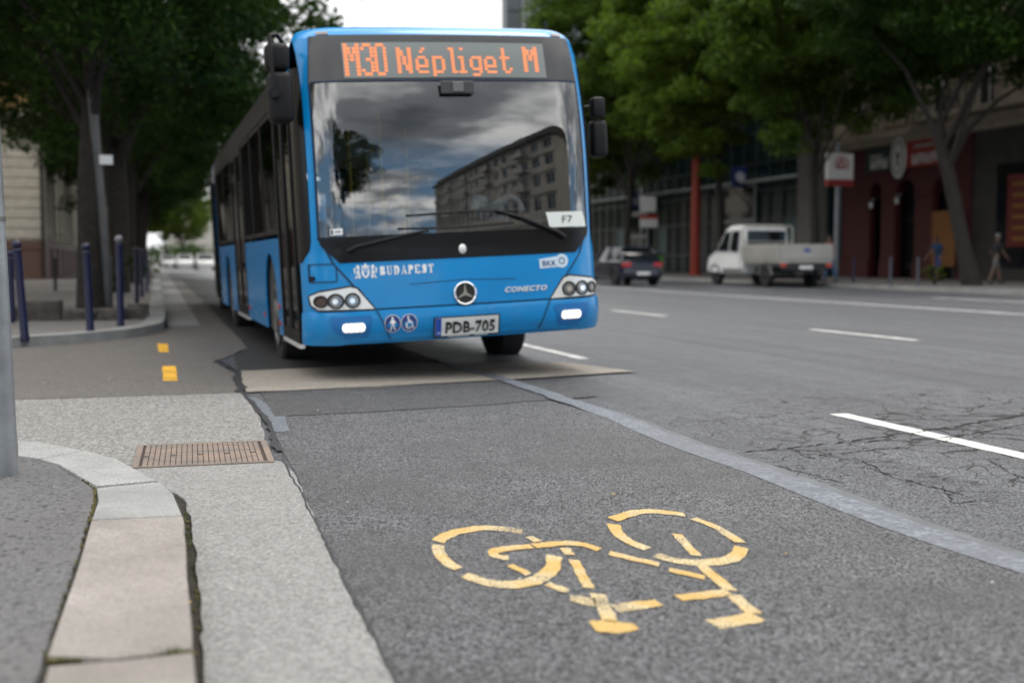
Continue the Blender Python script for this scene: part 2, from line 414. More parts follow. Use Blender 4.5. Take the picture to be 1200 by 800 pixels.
def jline(a, b, step=.05, amp=.02, seed=1):
    r = random.Random(seed); a = Vector(a); b = Vector(b); n = max(2, int((b - a).length / step)); t = (b - a).normalized(); nn = Vector((-t.y, t.x)); off = 0; out = []
    for i in range(n + 1):
        off = off * .75 + r.uniform(-amp, amp); e = 0 if i in (0, n) else off
        p = a.lerp(b, i / n) + nn * e; out.append((p.x, p.y))
    return out

# base sheet to the horizon
def rectp(x0, y0, x1, y1): return [(x0, y0), (x1, y0), (x1, y1), (x0, y1)]
sheet('ground', rectp(-900, -900, 900, 1500), -0.03, M_SIDE)
# the base carriageway
sheet('road', rectp(-.6, -120, 23.4, 700), 0.0, M_ROADB)
sheet('bus_lane', jag([(.50, -12), (2.68, -12), (2.68, 2), (2.70, 8.0), (2.62, 9.3), (.60, 9.0), (.63, 7.4), (.60, 5.8), (.555, 4.4), (.53, 3.66), (.51, 2.73)], .1, .010, 3), 0.004, M_ROAD)
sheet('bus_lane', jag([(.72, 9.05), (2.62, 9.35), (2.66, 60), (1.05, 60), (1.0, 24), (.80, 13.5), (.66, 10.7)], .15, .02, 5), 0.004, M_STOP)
sheet('asphalt_patch', jag([gp(305, 461), gp(582, 446), gp(668, 452), gp(700, 465), gp(560, 476), gp(430, 484), gp(322, 489)], .1, .012, 6), 0.008, M_DARKASPH)
sheet('concrete_patch', jag([(.62, 9.02), (1.6, 9.12), (2.59, 9.35), (4.02, 9.72), (3.72, 10.8), (2.2, 11.1), (.66, 10.75)], .12, .012, 8), 0.012, M_TAN)
# side street
sheet('side_street', jag([(-40, 8.96), (-.96, 8.98), (.58, 8.98), (.60, 10.7), (.50, 11.8), (.95, 13.6), (1.0, 24), (1.05, 60), (.62, 60), (.60, 22), (.2, 18.2), (-.3, 16.2), (-1.5, 14.8), (-40, 14.2)], .25, .018, 9), 0.008, M_SIDE)
sheet('side_street', jag([(-40, 5.6), (-3, 5.6), (-.15, 5.6), (.50, 5.7), (.60, 7.6), (.585, 8.98), (-.96, 8.98), (-40, 8.96)], .2, .008, 10), 0.012, M_CONC)
sheet('side_street', jag([(.60, 6.9), (.66, 7.6), (.60, 8.7), (.66, 8.72), (.76, 7.6), (.72, 6.95)], .08, .008, 12), 0.0065, M_SEAL)
# gutter strips
sheet('gutter', jag([(.086, -12), (.498, -12), (.495, 2.0), (.51, 2.73), (.525, 3.66), (.55, 4.4), (.585, 5.45), (.555, 5.85), (.50, 5.88), (-.30, 5.86), (-.12, 5.50), (.02, 5.28), (.088, 5.02), (.104, 4.6), (.106, 4.0), (.098, 3.4), (.088, 2.9)], .08, .006, 14), 0.018, M_GUT, depth=.03)
sheet('gutter', [(.13, 18.2), (.60, 18.4), (.63, 60), (.13, 60)], 0.012, M_GUT)
sheet('gutter', [(.13, 60), (.66, 60), (.66, 300), (.13, 300)], 0.012, M_GUT)
# sealed joint between the bus lane and the traffic lane
r_ = random.Random(4)
cl = []
for i in range(90):
    y = -6 + i * .2
    x = 2.70 + .035 * math.sin(y * 1.1) + .02 * math.sin(y * 2.7 + 1) + (.04 if y > 8 else 0) - max(0, y - 8.6) * .03
    cl.append((x, y))
mb = MB(); ribbon(cl, [.16 - .05 * max(0, min(1, (p[1] - 6) / 5)) for p in cl], 0.006, mb, 3, .06)
mb.v = [(x, y, z + .0105 * max(0, min(1, (y - 7.2) / .6))) for x, y, z in mb.v]
tag(mb.build('joint_sealant', M_SEAL), kind='structure')
mb = MB(); ribbon([(x + .115 - .03 * max(0, min(1, (y - 5) / 4)), y) for x, y in cl if y < 7.5], .06, 0.0028, mb, 5, .3)
tag(mb.build('joint_sealant', mat('sealant_dark', (.085, .092, .10), .5, var=(.12, .13, .14), vscale=6)), kind='structure')
# ragged tar seams
mb = MB()
ribbon(jline((.59, 9.0), (.66, 10.75), .12, .02, 2) + jline((.66, 10.75), (.52, 12.0), .12, .025, 3), .05, 0.0145, mb, 5)
ribbon(jline((.60, 9.0), (.62, 7.5), .08, .008, 4) + jline((.62, 7.5), (.585, 6.2), .06, .008, 5), .03, 0.0145, mb, 6)
ribbon(jline((.583, 6.0), (.55, 4.4), .05, .005, 7) + jline((.55, 4.4), (.505, 2.0), .05, .004, 9), .008, 0.0195, mb, 6)
ribbon(jline((-5, 9.0), (.58, 8.98), .1, .012, 11), .018, 0.0165, mb, 6)
ribbon(jline((.62, 9.0), (2.6, 9.33), .1, .012, 12), .018, 0.0165, mb, 6)
ribbon(jline((2.65, 9.3), (4.05, 9.72), .1, .012, 12), .018, 0.0165, mb, 6)
tag(mb.build('tar_seam', M_TAR), kind='structure')
# cracks in the worn traffic lane
mb = MB()
def crk(a, b, w, seed, amp=.03):
    pa, pb = gp(*a), gp(*b); ribbon(jline(pa, pb, .03, amp * .5, seed), w * .75, 0.0032, mb, seed, .8)
    r = random.Random(seed * 7 + 1); d = Vector(pb) - Vector(pa)
    for k in range(int(d.length / .22)):
        q = Vector(pa) + d * r.random(); an = math.atan2(d.y, d.x) + r.choice((-1, 1)) * r.uniform(.4, 1.2); ln = r.uniform(.08, .38)
        ribbon(jline(q, q + Vector((math.cos(an), math.sin(an))) * ln, .03, amp * .5, seed + k + 50), w * r.uniform(.25, .5), 0.0034, mb, seed + k, .8)
crk((872, 530), (985, 519), .018, 1); crk((985, 519), (1095, 503), .022, 2); crk((1095, 503), (1200, 487), .024, 3)
crk((985, 519), (1130, 512), .016, 4); crk((1120, 513), (1200, 497), .018, 5); crk((960, 534), (1060, 524), .012, 6)
crk((1020, 548), (1060, 562), .012, 7); crk((1060, 562), (1130, 580), .014, 8); crk((1105, 570), (1120, 590), .010, 9)
crk((1010, 540), (1040, 556), .010, 10); crk((1095, 503), (1125, 512), .012, 11); crk((930, 527), (955, 538), .010, 12)
crk((1120, 590), (1165, 586), .010, 13); crk((905, 545), (990, 566), .009, 14); crk((1130, 480), (1200, 470), .010, 15); crk((1160, 540), (1200, 560), .010, 16)
for k in range(0):
    u = rng.uniform(960, 1190); v = rng.uniform(505, 600)
    crk((u, v), (u + rng.uniform(10, 45), v + rng.uniform(-10, 14)), rng.uniform(.004, .009), 40 + k, .02)
tag(mb.build('road_crack', M_CRACK), kind='structure')

# ---- road markings
def marking(name, pts, z, m, label, cat, group=None):
    o = sheet(name, jag(pts, .12, .005, rng.randint(0, 999)), z, m, kind=None)
    return tag(o, label, cat, group)
G = 'white lane dashes'
def dashq(x, y0, y1, w=.13, dx=0.0): return [(x - w / 2, y0), (x + w / 2, y0), (x + dx + w / 2, y1), (x + dx - w / 2, y1)]
marking('lane_dash', dashq(4.20, 3.6, 6.75), .0025, M_WHITE, 'crisp white lane dash split by a crack, nearest to the viewer on the right', 'road marking', G)
marking('lane_dash', dashq(4.08, 11.2, 14.3, .12), .0025, M_WHITE, 'white lane dash running under the right front wheel of the blue bus', 'road marking', G)
marking('lane_dash', dashq(8.92, 12.6, 15.0, .13, -.05), .0025, M_WHITE, 'white dash in the middle lane, between the split dash and the solid line', 'road marking', G)
marking('lane_dash', dashq(8.5, 19.2, 21.7, .13, -.05), .0025, M_WHITE, 'short white dash just right of the bus, nearest its headlight', 'road marking', G)
marking('lane_dash', dashq(8.3, 26.5, 29.5, .13), .0025, M_WHITE, 'white dash farthest along the middle lane, beside the bus flank', 'road marking', G)
marking('lane_dash', dashq(19.05, 22.6, 26.3, .14), .0025, M_WHITE2, 'faint white dash beyond the solid line, before the red shop front', 'road marking', G)
marking('lane_line', dashq(14.9, 6, 120, .15), .0025, M_WHITE2, 'long solid white line dividing the far lane by the parked truck', 'road marking')
GY = 'amber dashes across the side street mouth'
marking('amber_dash', [gp(190, 430), gp(206, 430), gp(208.5, 447.5), gp(191.5, 447.5)], .0105, M_ORANGE, 'amber paint dash on brown asphalt, the larger and nearer of the two', 'road marking', GY)
marking('amber_dash', [gp(184, 403.5), gp(196, 403.5), gp(198, 413.5), gp(186, 413.5)], .0105, M_ORANGE, 'amber paint dash nearer the far kerb corner, the smaller one', 'road marking', GY)
# bicycle symbol
brng = random.Random(5)
def stroke(pts, w, mb, ex=1.9):
    g = []
    for (a, b) in pts:
        x, y = gp(400 + a / 2, 560 + b / 2); g.append(Vector((x, y / ex)))
    g2 = []
    for i in range(len(g) - 1):
        k = max(1, int((g[i + 1] - g[i]).length / .02)); g2 += [g[i].lerp(g[i + 1], j / k) for j in range(k)]
    g = g2 + [g[-1]]
    n = len(g); Lp = []; Rp = []
    for i, p in enumerate(g):
        t = (g[min(n - 1, i + 1)] - g[max(0, i - 1)]).normalized(); nn = Vector((-t.y, t.x))
        ww = float(np.interp(i / max(1, n - 1) * (len(w) - 1), range(len(w)), w)) if isinstance(w, (list, tuple)) else w
        a = p + nn * (ww / 2 + brng.uniform(-.003, .003)); b = p - nn * (ww / 2 + brng.uniform(-.003, .003))
        Lp.append((a.x, a.y * ex, .0075)); Rp.append((b.x, b.y * ex, .0075))
    mb.grid([Lp, Rp])
def smooth(pts, k=4):
    out = []
    n = len(pts)
    for i in range(n - 1):
        p0, p1, p2, p3 = (pts[max(0, i - 1)], pts[i], pts[i + 1], pts[min(n - 1, i + 2)])
        for j in range(k):
            t = j / k
            out.append(tuple(.5 * (2 * p1[d] + (p2[d] - p0[d]) * t + (2 * p0[d] - 5 * p1[d] + 4 * p2[d] - p3[d]) * t * t + (3 * p1[d] - p0[d] - 3 * p2[d] + p3[d]) * t ** 3) for d in (0, 1)))
    out.append(pts[-1]); return out
bike = thing('bicycle_symbol', 'worn yellow bicycle symbol painted on the dark asphalt of the bus lane', 'road marking', (0, 0, 0))
def bstroke(name, strokes):
    mb = MB()
    for k, (pts, w, sm) in enumerate(strokes):
        stroke(smooth(pts) if sm else pts, w, mb)
    return mb.build(name, M_YEL, bike)
W = .042
bstroke('wheel_ring', [([(425, 130), (380, 123), (330, 121), (280, 128), (245, 140), (226, 153)], W, 1), ([(228, 161), (229, 178), (245, 200), (275, 217)], W, 1),
                       ([(290, 231), (330, 246), (380, 254), (430, 251), (470, 237), (494, 214), (499, 186)], W * 1.05, 1)])
bstroke('wheel_ring', [([(805, 90), (740, 82), (690, 84), (636, 101)], W, 1), ([(638, 112), (650, 135), (680, 155), (718, 170)], W, 1),
                       ([(738, 184), (780, 197), (840, 203), (900, 197), (928, 185), (938, 166)], W, 1), ([(825, 98), (870, 115), (905, 135), (935, 155)], W * .9, 1)])
bstroke('frame_tube', [([(392, 191), (362, 187), (358, 176), (400, 168), (446, 163.5)], W * .8, 1), ([(450, 162.5), (520, 157), (565, 160), (605, 172)], W * .85, 1),
                       ([(440, 141), (462, 153)], W * .8, 0), ([(524, 168), (537, 184)], W * .8, 0), ([(545, 196), (580, 262)], W * .75, 0),
                       ([(395, 208), (440, 230)], W * .7, 0), ([(482, 252), (530, 270)], W * .7, 0),
                       ([(628, 180), (745, 207)], W * .85, 0), ([(768, 219), (852, 238)], W * .8, 0)])
bstroke('saddle', [([(536, 285), (565, 291), (598, 297)], [W * .8, W * 1.1, W * 1.25], 1), ([(600, 276), (613, 304), (632, 342)], [W * 1.0, W * 1.0, W * .9], 0), ([(588, 352), (640, 354), (692, 353)], [W * 1.2, W * 1.5, W * .6], 1),
                   ([(640, 311), (690, 304), (745, 297)], W * .9, 0)])
bstroke('handlebar', [([(785, 135), (832, 186)], W * .8, 0), ([(845, 210), (914, 268)], W * .9, 0), ([(790, 286), (850, 279), (908, 272)], W * .85, 0), ([(915, 278), (968, 322)], W * 1.0, 0), ([(975, 329), (920, 340), (872, 349)], W * 1.1, 0)])

# ---- kerbs
def bevel_slab(name, pts, ztop, depth, m, parent=None, bev=.018, seg=2):
    """slab from an outline; ztop may be a function of (x,y)"""
    zf = ztop if callable(ztop) else (lambda x, y: ztop)
    bm = bmesh.new(); top = [bm.verts.new((x, y, zf(x, y))) for x, y in pts]; bot = [bm.verts.new((x, y, zf(x, y) - depth)) for x, y in pts]
    n = len(pts); bm.faces.new(top); bm.faces.new(list(reversed(bot)))
    for i in range(n): bm.faces.new((top[i], bot[i], bot[(i + 1) % n], top[(i + 1) % n]))
    bmesh.ops.recalc_face_normals(bm, faces=bm.faces)
    te = [e for e in bm.edges if all(v in top for v in e.verts)]
    bmesh.ops.bevel(bm, geom=te, offset=bev, segments=seg, affect='EDGES', profile=.6)
    mb = MB(); mb.bm(bm); return mb.build(name, m, parent, smooth=50)
ZK = [(-3, .03), (4.9, .09), (5.3, .075), (5.75, .05), (6.3, .032), (8, .03)]
def zk(x, y): return float(np.interp(y, [-40, 3.3, 4.5, 5.0, 5.4, 5.9, 9], [.125, .115, .10, .085, .06, .04, .035]))
def gk(u, v):
    z = .06
    for _ in range(12): x, y = gp(u, v, z); z = zk(x, y)
    return (x, y)
kerb = tag(empty('kerb'), kind='structure')
outer = [gk(*p) for p in [(20, 515), (60, 519), (100, 527), (133, 535), (165, 551), (188, 563), (205, 577), (215, 603), (222, 680), (226, 759)]]
inner = [gk(*p) for p in [(20, 533), (45, 536.5), (68, 543), (97, 560), (112, 570), (113, 585), (106, 608), (88, 665), (53, 767)]]
def stone(name_pts, m):
    return bevel_slab('kerbstone', name_pts, zk, .28, m, kerb, bev=.014)
def shrink(P, d=.006):
    c = Vector((sum(p[0] for p in P) / len(P), sum(p[1] for p in P) / len(P)))
    return [tuple(Vector(p) + (c - Vector(p)).normalized() * d) for p in P]
stone(shrink([outer[0], outer[1], outer[2], inner[1], inner[0]]), M_STONEG)
stone(shrink([outer[2], outer[3], outer[4], gk(172, 566.5 - 10), gk(186, 562), gk(113, 568.5), gk(95, 559), inner[2], inner[1]]), M_STONEG)
stone(shrink([gk(188, 563.5), outer[6], outer[7], inner[6], inner[5], gk(112, 571)]), M_STONEG)
stone(shrink(jag([outer[7], outer[8], outer[9]], .12, .003, 2, False) + jag([gk(180, 765), gk(130, 771), inner[8]], .08, .004, 3, False) + [inner[7], inner[6]]), M_STONE)
ka, kb = outer[9], inner[8]
x1, x0 = ka[0], kb[0]
yy = ka[1] - .015
for k in range(9):
    L_ = 1.0
    stone(shrink([(x1 + .003, yy - .0), (x1 + .003, yy - L_), (x0 + .004, yy - L_), (x0 + .01, yy - .005), ((x0 + x1) / 2, yy - .012)], .004), M_STONEG if k % 3 else M_STONE); yy -= L_
oo = outer[0]; ii = inner[0]
for k in range(10):
    a, b = -.0 + k * 1.0, 1.0 + k * 1.0
    f = lambda P, s: (P[0] - s, P[1] + .06 * min(s, 2) - 0.0)
    stone(shrink([f(oo, a), f(oo, b), f(ii, b), f(ii, a)], .005), M_STONEG)
# mortar bed under and between the stones
bed = [(-11, 7.2), (oo[0] - .5, oo[1] + .03)] + [(x - .01, y - .02) for x, y in outer] + [(.06, -8), (-.35, -8)] + [(-.32, 2.5)] + [(x - .02, y) for x, y in reversed(inner)] + [(-11, 6.6)]
o = bevel_slab('mortar_bed', bed, lambda x, y: zk(x, y) - .018, .2, M_DIRT, kerb, bev=.002, seg=1)
# pavement on the near corner
pv = [(-60, 6.7)] + [(ii[0] - .3, ii[1] + .02)] + [(x - .006, y - .004) for x, y in inner] + [(inner[8][0] - .008, 1.5), (x0 - .012, -60), (-60, -60)]
PVJ = jag(pv[1:-2], .05, .004, 21, False)
bevel_slab('pavement', [pv[0]] + PVJ + [pv[-2], pv[-1]], lambda x, y: zk(x, y) - .006 if y > -1 else .11, .2, M_PAVE, bev=.006, seg=1)['kind'] = 'structure'
# strip of dirt in the open gap beside the kerb, moss in the joints
sheet('gutter_dirt', [(.05, -12), (.125, -12), (.125, 3.6), (.12, 4.9), (.09, 5.35), (.03, 5.66), (0, 5.6), (.05, 4.8)], .006, M_DIRT)
mb = MB()
def blob(p, r, h, mb):
    bm = bmesh.new(); bmesh.ops.create_icosphere(bm, subdivisions=1, radius=1)
    for v in bm.verts: v.co = Vector((v.co.x * r * rng.uniform(.6, 1.3), v.co.y * r * rng.uniform(.6, 1.3), v.co.z * h)) + Vector(p)
    mb.bm(bm)
for k in range(240):
    i = rng.randint(3, 7); t = rng.random(); a, b = Vector(inner[i]), Vector(inner[i + 1]); p = a.lerp(b, t)
    if rng.random() > (.75 if i in (4, 5) else .3): continue
    blob((p.x - .003 + rng.uniform(-.008, .006), p.y, zk(p.x, p.y) - .008), rng.uniform(.003, .009), rng.uniform(.003, .007), mb)
for k in range(60):
    t = rng.random(); p = Vector(kb).lerp(Vector(ka), t); blob((p.x, p.y - .005 + rng.uniform(-.01, .01), zk(p.x, p.y) - .012), rng.uniform(.004, .011), .008, mb)
for k in range(24):
    y = rng.uniform(3, 5.3); blob((.088 + rng.uniform(-.012, .012), y, .008), rng.uniform(.004, .012), .008, mb)
tag(mb.build('moss', M_MOSS), kind='stuff')
mb = MB()
for k in range(150):
    c = rng.choice(((.86, 0), (.80, 0), (.90, 0), (.2, 1)))
    if c[1] == 0:
        p = Vector(kb).lerp(Vector(ka), c[0] + rng.uniform(-.06, .06)); z = zk(p.x, p.y) - .02; p = (p.x, p.y - .006)
    else:
        p = (.09 + rng.uniform(-.01, .01), rng.uniform(3.3, 4.9)); z = .004
    h = rng.uniform(.015, .035); dx, dy = rng.uniform(-.02, .02), rng.uniform(-.02, .02); w = .0018
    mb.add([(p[0] - w, p[1], z), (p[0] + w, p[1], z), (p[0] + dx, p[1] + dy, z + h)], [(0, 1, 2)])
tag(mb.build('grass', M_GRASS), kind='stuff')
# far corner: pavement island with its kerb
fo = [(-40, 13.2), (-8, 13.25), (-3.2, 13.55), gp(20, 408), gp(85, 403.5), gp(150, 397), gp(175, 392.5), (.03, 17.0), (.09, 18.0), (.11, 20), (.11, 60), (.08, 160), (.08, 300)]
def offs(P, d):
    out = []
    for i, p in enumerate(P):
        t = (Vector(P[min(len(P) - 1, i + 1)]) - Vector(P[max(0, i - 1)])).normalized(); out.append((p[0] - t.y * d, p[1] + t.x * d))
    return out
fi = offs(fo, .26)
fk = fo + list(reversed(fi))
sheet('kerb', fk, .125, M_STONEG, depth=.15)
sheet('pavement', [(x, y) for x, y in offs(fo, .255)] + [(-60, 300), (-60, 13.2)], .119, M_PAVEFAR)
# far side of the road
sheet('kerb', [(22.6, -120), (22.9, -120), (22.9, 500), (22.6, 500)], .13, M_STONEG, depth=.15)
sheet('pavement', [(22.89, -120), (60, -120), (60, 500), (22.89, 500)], .124, M_PAVEFAR)
sheet('gutter', [(22.1, -120), (22.61, -120), (22.61, 500), (22.1, 500)], .012, M_GUT)
# drain cover
M_RUST = mat('rusty_iron', (.17, .145, .128), .7, .2, var=(.25, .185, .145), vscale=5, bump=.4, bscale=160)
M_RUSTD = mat('rusty_iron_dark', (.045, .03, .024), .8)
dc = thing('drain_cover', 'rusty ribbed iron drain cover set between kerb corner and gutter', 'drain cover', (.205, 6.17, .016), math.radians(-1.5))
mb = MB(); mb.box((-.315, -.335, -.03), (.315, .335, .0)); mb.build('cover_plate', M_RUSTD, dc)
mb = MB()
for a in ((-.33, -.35, -.3, .35), (.3, -.35, .33, .35), (-.2995, -.35, .2995, -.325), (-.2995, .325, .2995, .35)): mb.box((a[0], a[1], -.03), (a[2], a[3], .008))
mb.build('cover_frame', M_RUST, dc)
mb = MB(); nb = 22
for k in range(nb):
    xa = -.285 + k * .57 / nb; xb = xa + .57 / nb - .004
    xm = (xa + xb) / 2; ye = .26 * math.sqrt(max(0, 1 - (xm / .292) ** 2))
    for (a, b) in ((-.322, -ye - .004), (-ye + .004, -.059), (.059, ye - .004), (ye + .004, .322)):
        if b - a > .012: mb.box((xa, a, .0), (xb, b, .0075))
    mb.box((xa, -.056 if k % 5 else -.02, 0), (xb, .056, .0068))
mb.build('cover_rib', M_RUST, dc)
# fallen leaves and grit
M_LEAFY = mat('dry_leaf', (.55, .36, .05), .7, var=(.42, .25, .04), vscale=30)
M_PEB = mat('pale_chip', (.6, .58, .54), .7)
for k, (u, v, c, lab) in enumerate([(717, 580, 0, 'small dry leaf on the asphalt above the bicycle symbol'), (922, 650, 0, 'tiny yellow leaf on the asphalt right of the bicycle symbol'), (222, 694, 1, 'yellow leaf caught in the dark gap beside the kerb'), (77, 774, 1, 'little yellow leaf in the joint at the kerb end')]):
    x, y = gp(u, v, .01 if not c else .06); mb = MB(); s = .012 if k != 0 else .018
    mb.add([(-s, 0, 0), (-s * .3, -s * .5, .004), (s, 0, .003), (s * .1, s * .5, .006)], [(0, 1, 2, 3)])
    o = mb.build('fallen_leaf', M_LEAFY); o.location = (x, y, .013 if not c else .03); o.rotation_euler = (0, 0, rng.uniform(0, 6)); tag(o, lab, 'leaf', 'fallen leaves')
mb = MB()
for k in range(160):
    x = rng.uniform(-3, 4.5); y = rng.uniform(2.3, 11); s = rng.uniform(.002, .005)
    if -.35 < x < .12: continue
    blob((x, y, (zk(x, y) if x < -.3 and y < 6 else .018)), s, s * .7, mb)
tag(mb.build('grit', M_PEB), kind='stuff')
# ---------------------------------------------------------------- the bus
M_BLUE = mat('bus_blue', (.002, .245, .60), .30, spec=.4, coat=.22, var=(.002, .225, .55), vscale=1.6)
grime(M_BLUE, .25, 1.0)
M_BLACKG = mat('gloss_black', (.008, .008, .009), .25, spec=.25)
M_BLACK = mat('matt_black', (.010, .010, .011), .5, spec=.25, bump=.1)
M_RUBBER = mat('rubber', (.015, .015, .016), .8, bump=.2, bscale=80)
M_GREYP = mat('grey_plastic', (.055, .057, .06), .5)
M_BEZEL = mat('silver_bezel', (.80, .80, .78), .25, .25)
M_CHROME = mat('chrome', (.80, .80, .80), .08, 1.0)
M_LAMPGL = mat('lamp_lens', (.22, .23, .24), .06, .35, coat=1)
M_DARKLENS = mat('indicator_lens', (.07, .045, .04), .1, coat=1)
M_DRL = mat('running_light', (.9, .88, .85), .2, emit=(1, .95, .86), estr=2.6)
M_DRLB = mat('running_light_lens', (.55, .56, .56), .15, coat=1, emit=(1, .95, .86), estr=.35)
M_WDECAL = mat('white_decal', (.82, .83, .84), .5)
M_PALE = mat('pale_decal', (.62, .74, .82), .5)
M_PLATE = mat('plate_white', (.74, .75, .73), .4)
M_NAVY = mat('sign_navy', (.03, .055, .22), .4)
M_PBLACK = mat('plate_black', (.012, .012, .012), .5)
M_SEAM = mat('panel_gap', (.005, .03, .075), .8)
M_LED = mat('led_orange', (.55, .16, .05), .5, emit=(1.0, .30, .12), estr=.55)
M_DISP = mat('display_glass', (.17, .19, .185), .18, spec=.6)
M_DEST = mat('display_surround', (.033, .033, .036), .22, spec=.5)
M_WSCREEN = glass_mat('windscreen_glass', (.80, .84, .84), 2.6)
M_SIDEGL = glass_mat('side_glass', (.13, .14, .14), 1.55)
M_INT = mat('interior_grey', (.55, .56, .56), .7, var=(.45, .46, .47), vscale=3)
M_CLEARGL = glass_mat('clear_side_glass', (.80, .82, .82), 1.5)
M_INTD = mat('interior_dark', (.035, .035, .038), .7)
M_SEATF = mat('seat_fabric', (.03, .05, .13), .9)
M_RAIL = mat('rail_yellow', (.62, .42, .03), .35)
M_BELLOW = mat('bellows_rubber', (.03, .03, .032), .75, bump=.2)
M_STEEL = mat('wheel_rim_grey', (.22, .22, .22), .5, .6, var=(.12, .11, .10), vscale=9)
M_REFL = mat('red_reflector', (.5, .05, .02), .3)
M_ROOFP = mat('roof_white', (.55, .6, .63), .5)

HW = 1.275
LZ = [.28, .31, .45, .9, 1.05] + list(np.linspace(1.1, 2.4, 27)) + [2.5, 2.62, 2.785, 2.84, 2.88, 2.91]
LY = [.09, .06, .0, .02, .035] + [.035 + .045 * (z - 1.05) ** 3 for z in np.linspace(1.1, 2.4, 27)] + [.170, .200, .25, .30, .39, .58]
def wf(z): return HW - max(0, (z - 2.68)) ** 2 * 1.6 - max(0, z - 2.1) * .05
def S(x, z):
    k = HW / wf(z); a = min(abs(x) * k, HW)
    y = .06 * a * a + float(np.interp(z, LZ, LY))
    if a > .95:
        t = min((a - .95) / .325, 1); y += .30 * (1 - math.sqrt(1 - t * t))
    return Vector((x, y, z))
def Sn(x, z):
    e = .01; a = S(x + e, z) - S(x - e, z) if abs(x) < HW - .03 else S(x, z) - S(x - math.copysign(2 * e, x), z)
    if abs(x) >= HW - .03 and x < 0: a = -a
    b = S(x, z + e) - S(x, z - e); n = a.cross(b).normalized()
    return n if n.y < 0 or abs(n.x) > .5 else -n
bus = thing('articulated_bus', 'blue articulated city bus with orange lit destination sign waiting in the bus lane', 'bus', (2.445, 9.5, .05))
bus.rotation_euler = (0, -.046, .012)

def fbuild(name, bm, m, parent, off=0.0, smooth=40):
    """bmesh laid out in front space (x, height-off-surface, z) -> wrapped onto the bus front"""
    for v in bm.verts:
        x, h, z = v.co; v.co = S(x, z) + Sn(x, z) * (h + off)
    mb = MB(); mb.bm(bm); return mb.build(name, m, parent, smooth=smooth)
def fpoly(polys, d=.008, off=0.0, cut=.14):
    bm = bmesh.new()
    for P in polys:
        f = bm.faces.new([bm.verts.new((x, off, z)) for x, z in P])
        bmesh.ops.triangulate(bm, faces=[f])
    for _ in range(4):
        e = [e for e in bm.edges if e.calc_length() > cut]
        if not e: break
        bmesh.ops.subdivide_edges(bm, edges=e, cuts=1, use_grid_fill=False)
        bmesh.ops.triangulate(bm, faces=[f for f in bm.faces if len(f.verts) > 3])
    if d:
        g = bmesh.ops.extrude_face_region(bm, geom=bm.faces[:])
        for v in g['geom']:
            if isinstance(v, bmesh.types.BMVert): v.co.y += d
    return bm
def disc(cx, cz, r, n=24, rz=None, a0=0): return [(cx + r * math.cos(a0 + 2 * math.pi * k / n), cz + (rz or r) * math.sin(a0 + 2 * math.pi * k / n)) for k in range(n)]
def ringbm(cx, cz, r0, r1, d=.012, off=0.0, n=28):
    bm = bmesh.new(); V = [[bm.verts.new((cx + r * math.cos(2 * math.pi * k / n), h, cz + r * math.sin(2 * math.pi * k / n))) for k in range(n)] for r, h in ((r0, off), (r0, off + d), ((r0 + r1) / 2, off + d * 1.3), (r1, off + d), (r1, off))]
    for i in range(4):
        for k in range(n): bm.faces.new((V[i][k], V[i][(k + 1) % n], V[i + 1][(k + 1) % n], V[i + 1][k]))
    return bm
def rrect(x0, z0, x1, z1, r, n=4):
    P = []
    for cx, cz, a in ((x1 - r, z1 - r, 0), (x0 + r, z1 - r, 90), (x0 + r, z0 + r, 180), (x1 - r, z0 + r, 270)):
        for k in range(n + 1):
            t = math.radians(a + 90 * k / n); P.append((cx + r * math.cos(t), cz + r * math.sin(t)))
    return P
def text_bm(txt, size, x0, z0, d=.003, off=0.0, sx=1.0, shear=0.0, bold=0.0, align='LEFT', spacing=1.0):
    cu = bpy.data.curves.new('lettering', 'FONT'); cu.body = txt; cu.size = size; cu.offset = bold; cu.align_x = align; cu.shear = shear; cu.space_character = spacing
    cu.resolution_u = 3
    ob = bpy.data.objects.new('lettering', cu); COL.objects.link(ob)
    me = bpy.data.meshes.new_from_object(ob.evaluated_get(bpy.context.evaluated_depsgraph_get()))
    bpy.data.objects.remove(ob); bm = bmesh.new(); bm.from_mesh(me); bpy.data.meshes.remove(me); bpy.data.curves.remove(cu)
    for v in bm.verts: v.co = Vector((x0 + v.co.x * sx, off, z0 + v.co.y))
    g = bmesh.ops.extrude_face_region(bm, geom=bm.faces[:])
    for v in g['geom']:
        if isinstance(v, bmesh.types.BMVert): v.co.y += d
    return bm
def patch(xl, xr, zl, zh, nx=24, nz=10, off=0.0):
    """grid on the front surface; bounds are numbers or functions"""
    P = []
    for j in range(nz + 1):
        row = []
        for i in range(nx + 1):
            s = i / nx; t = j / nz
            z_ = lambda x: (zl(x) if callable(zl) else zl) + t * ((zh(x) if callable(zh) else zh) - (zl(x) if callable(zl) else zl))
            zt = z_(0); x = (xl(zt) if callable(xl) else xl); x2 = (xr(zt) if callable(xr) else xr); x = x + s * (x2 - x)
            z = z_(x); row.append(S(x, z) + (Sn(x, z) * off if off else Vector()))
        P.append(row)
    return P
def cosx(nx, f=1.0):  # columns bunched at the rounded corners
    return [HW * math.sin(math.pi / 2 * (2 * i / nx - 1)) * f for i in range(nx + 1)]
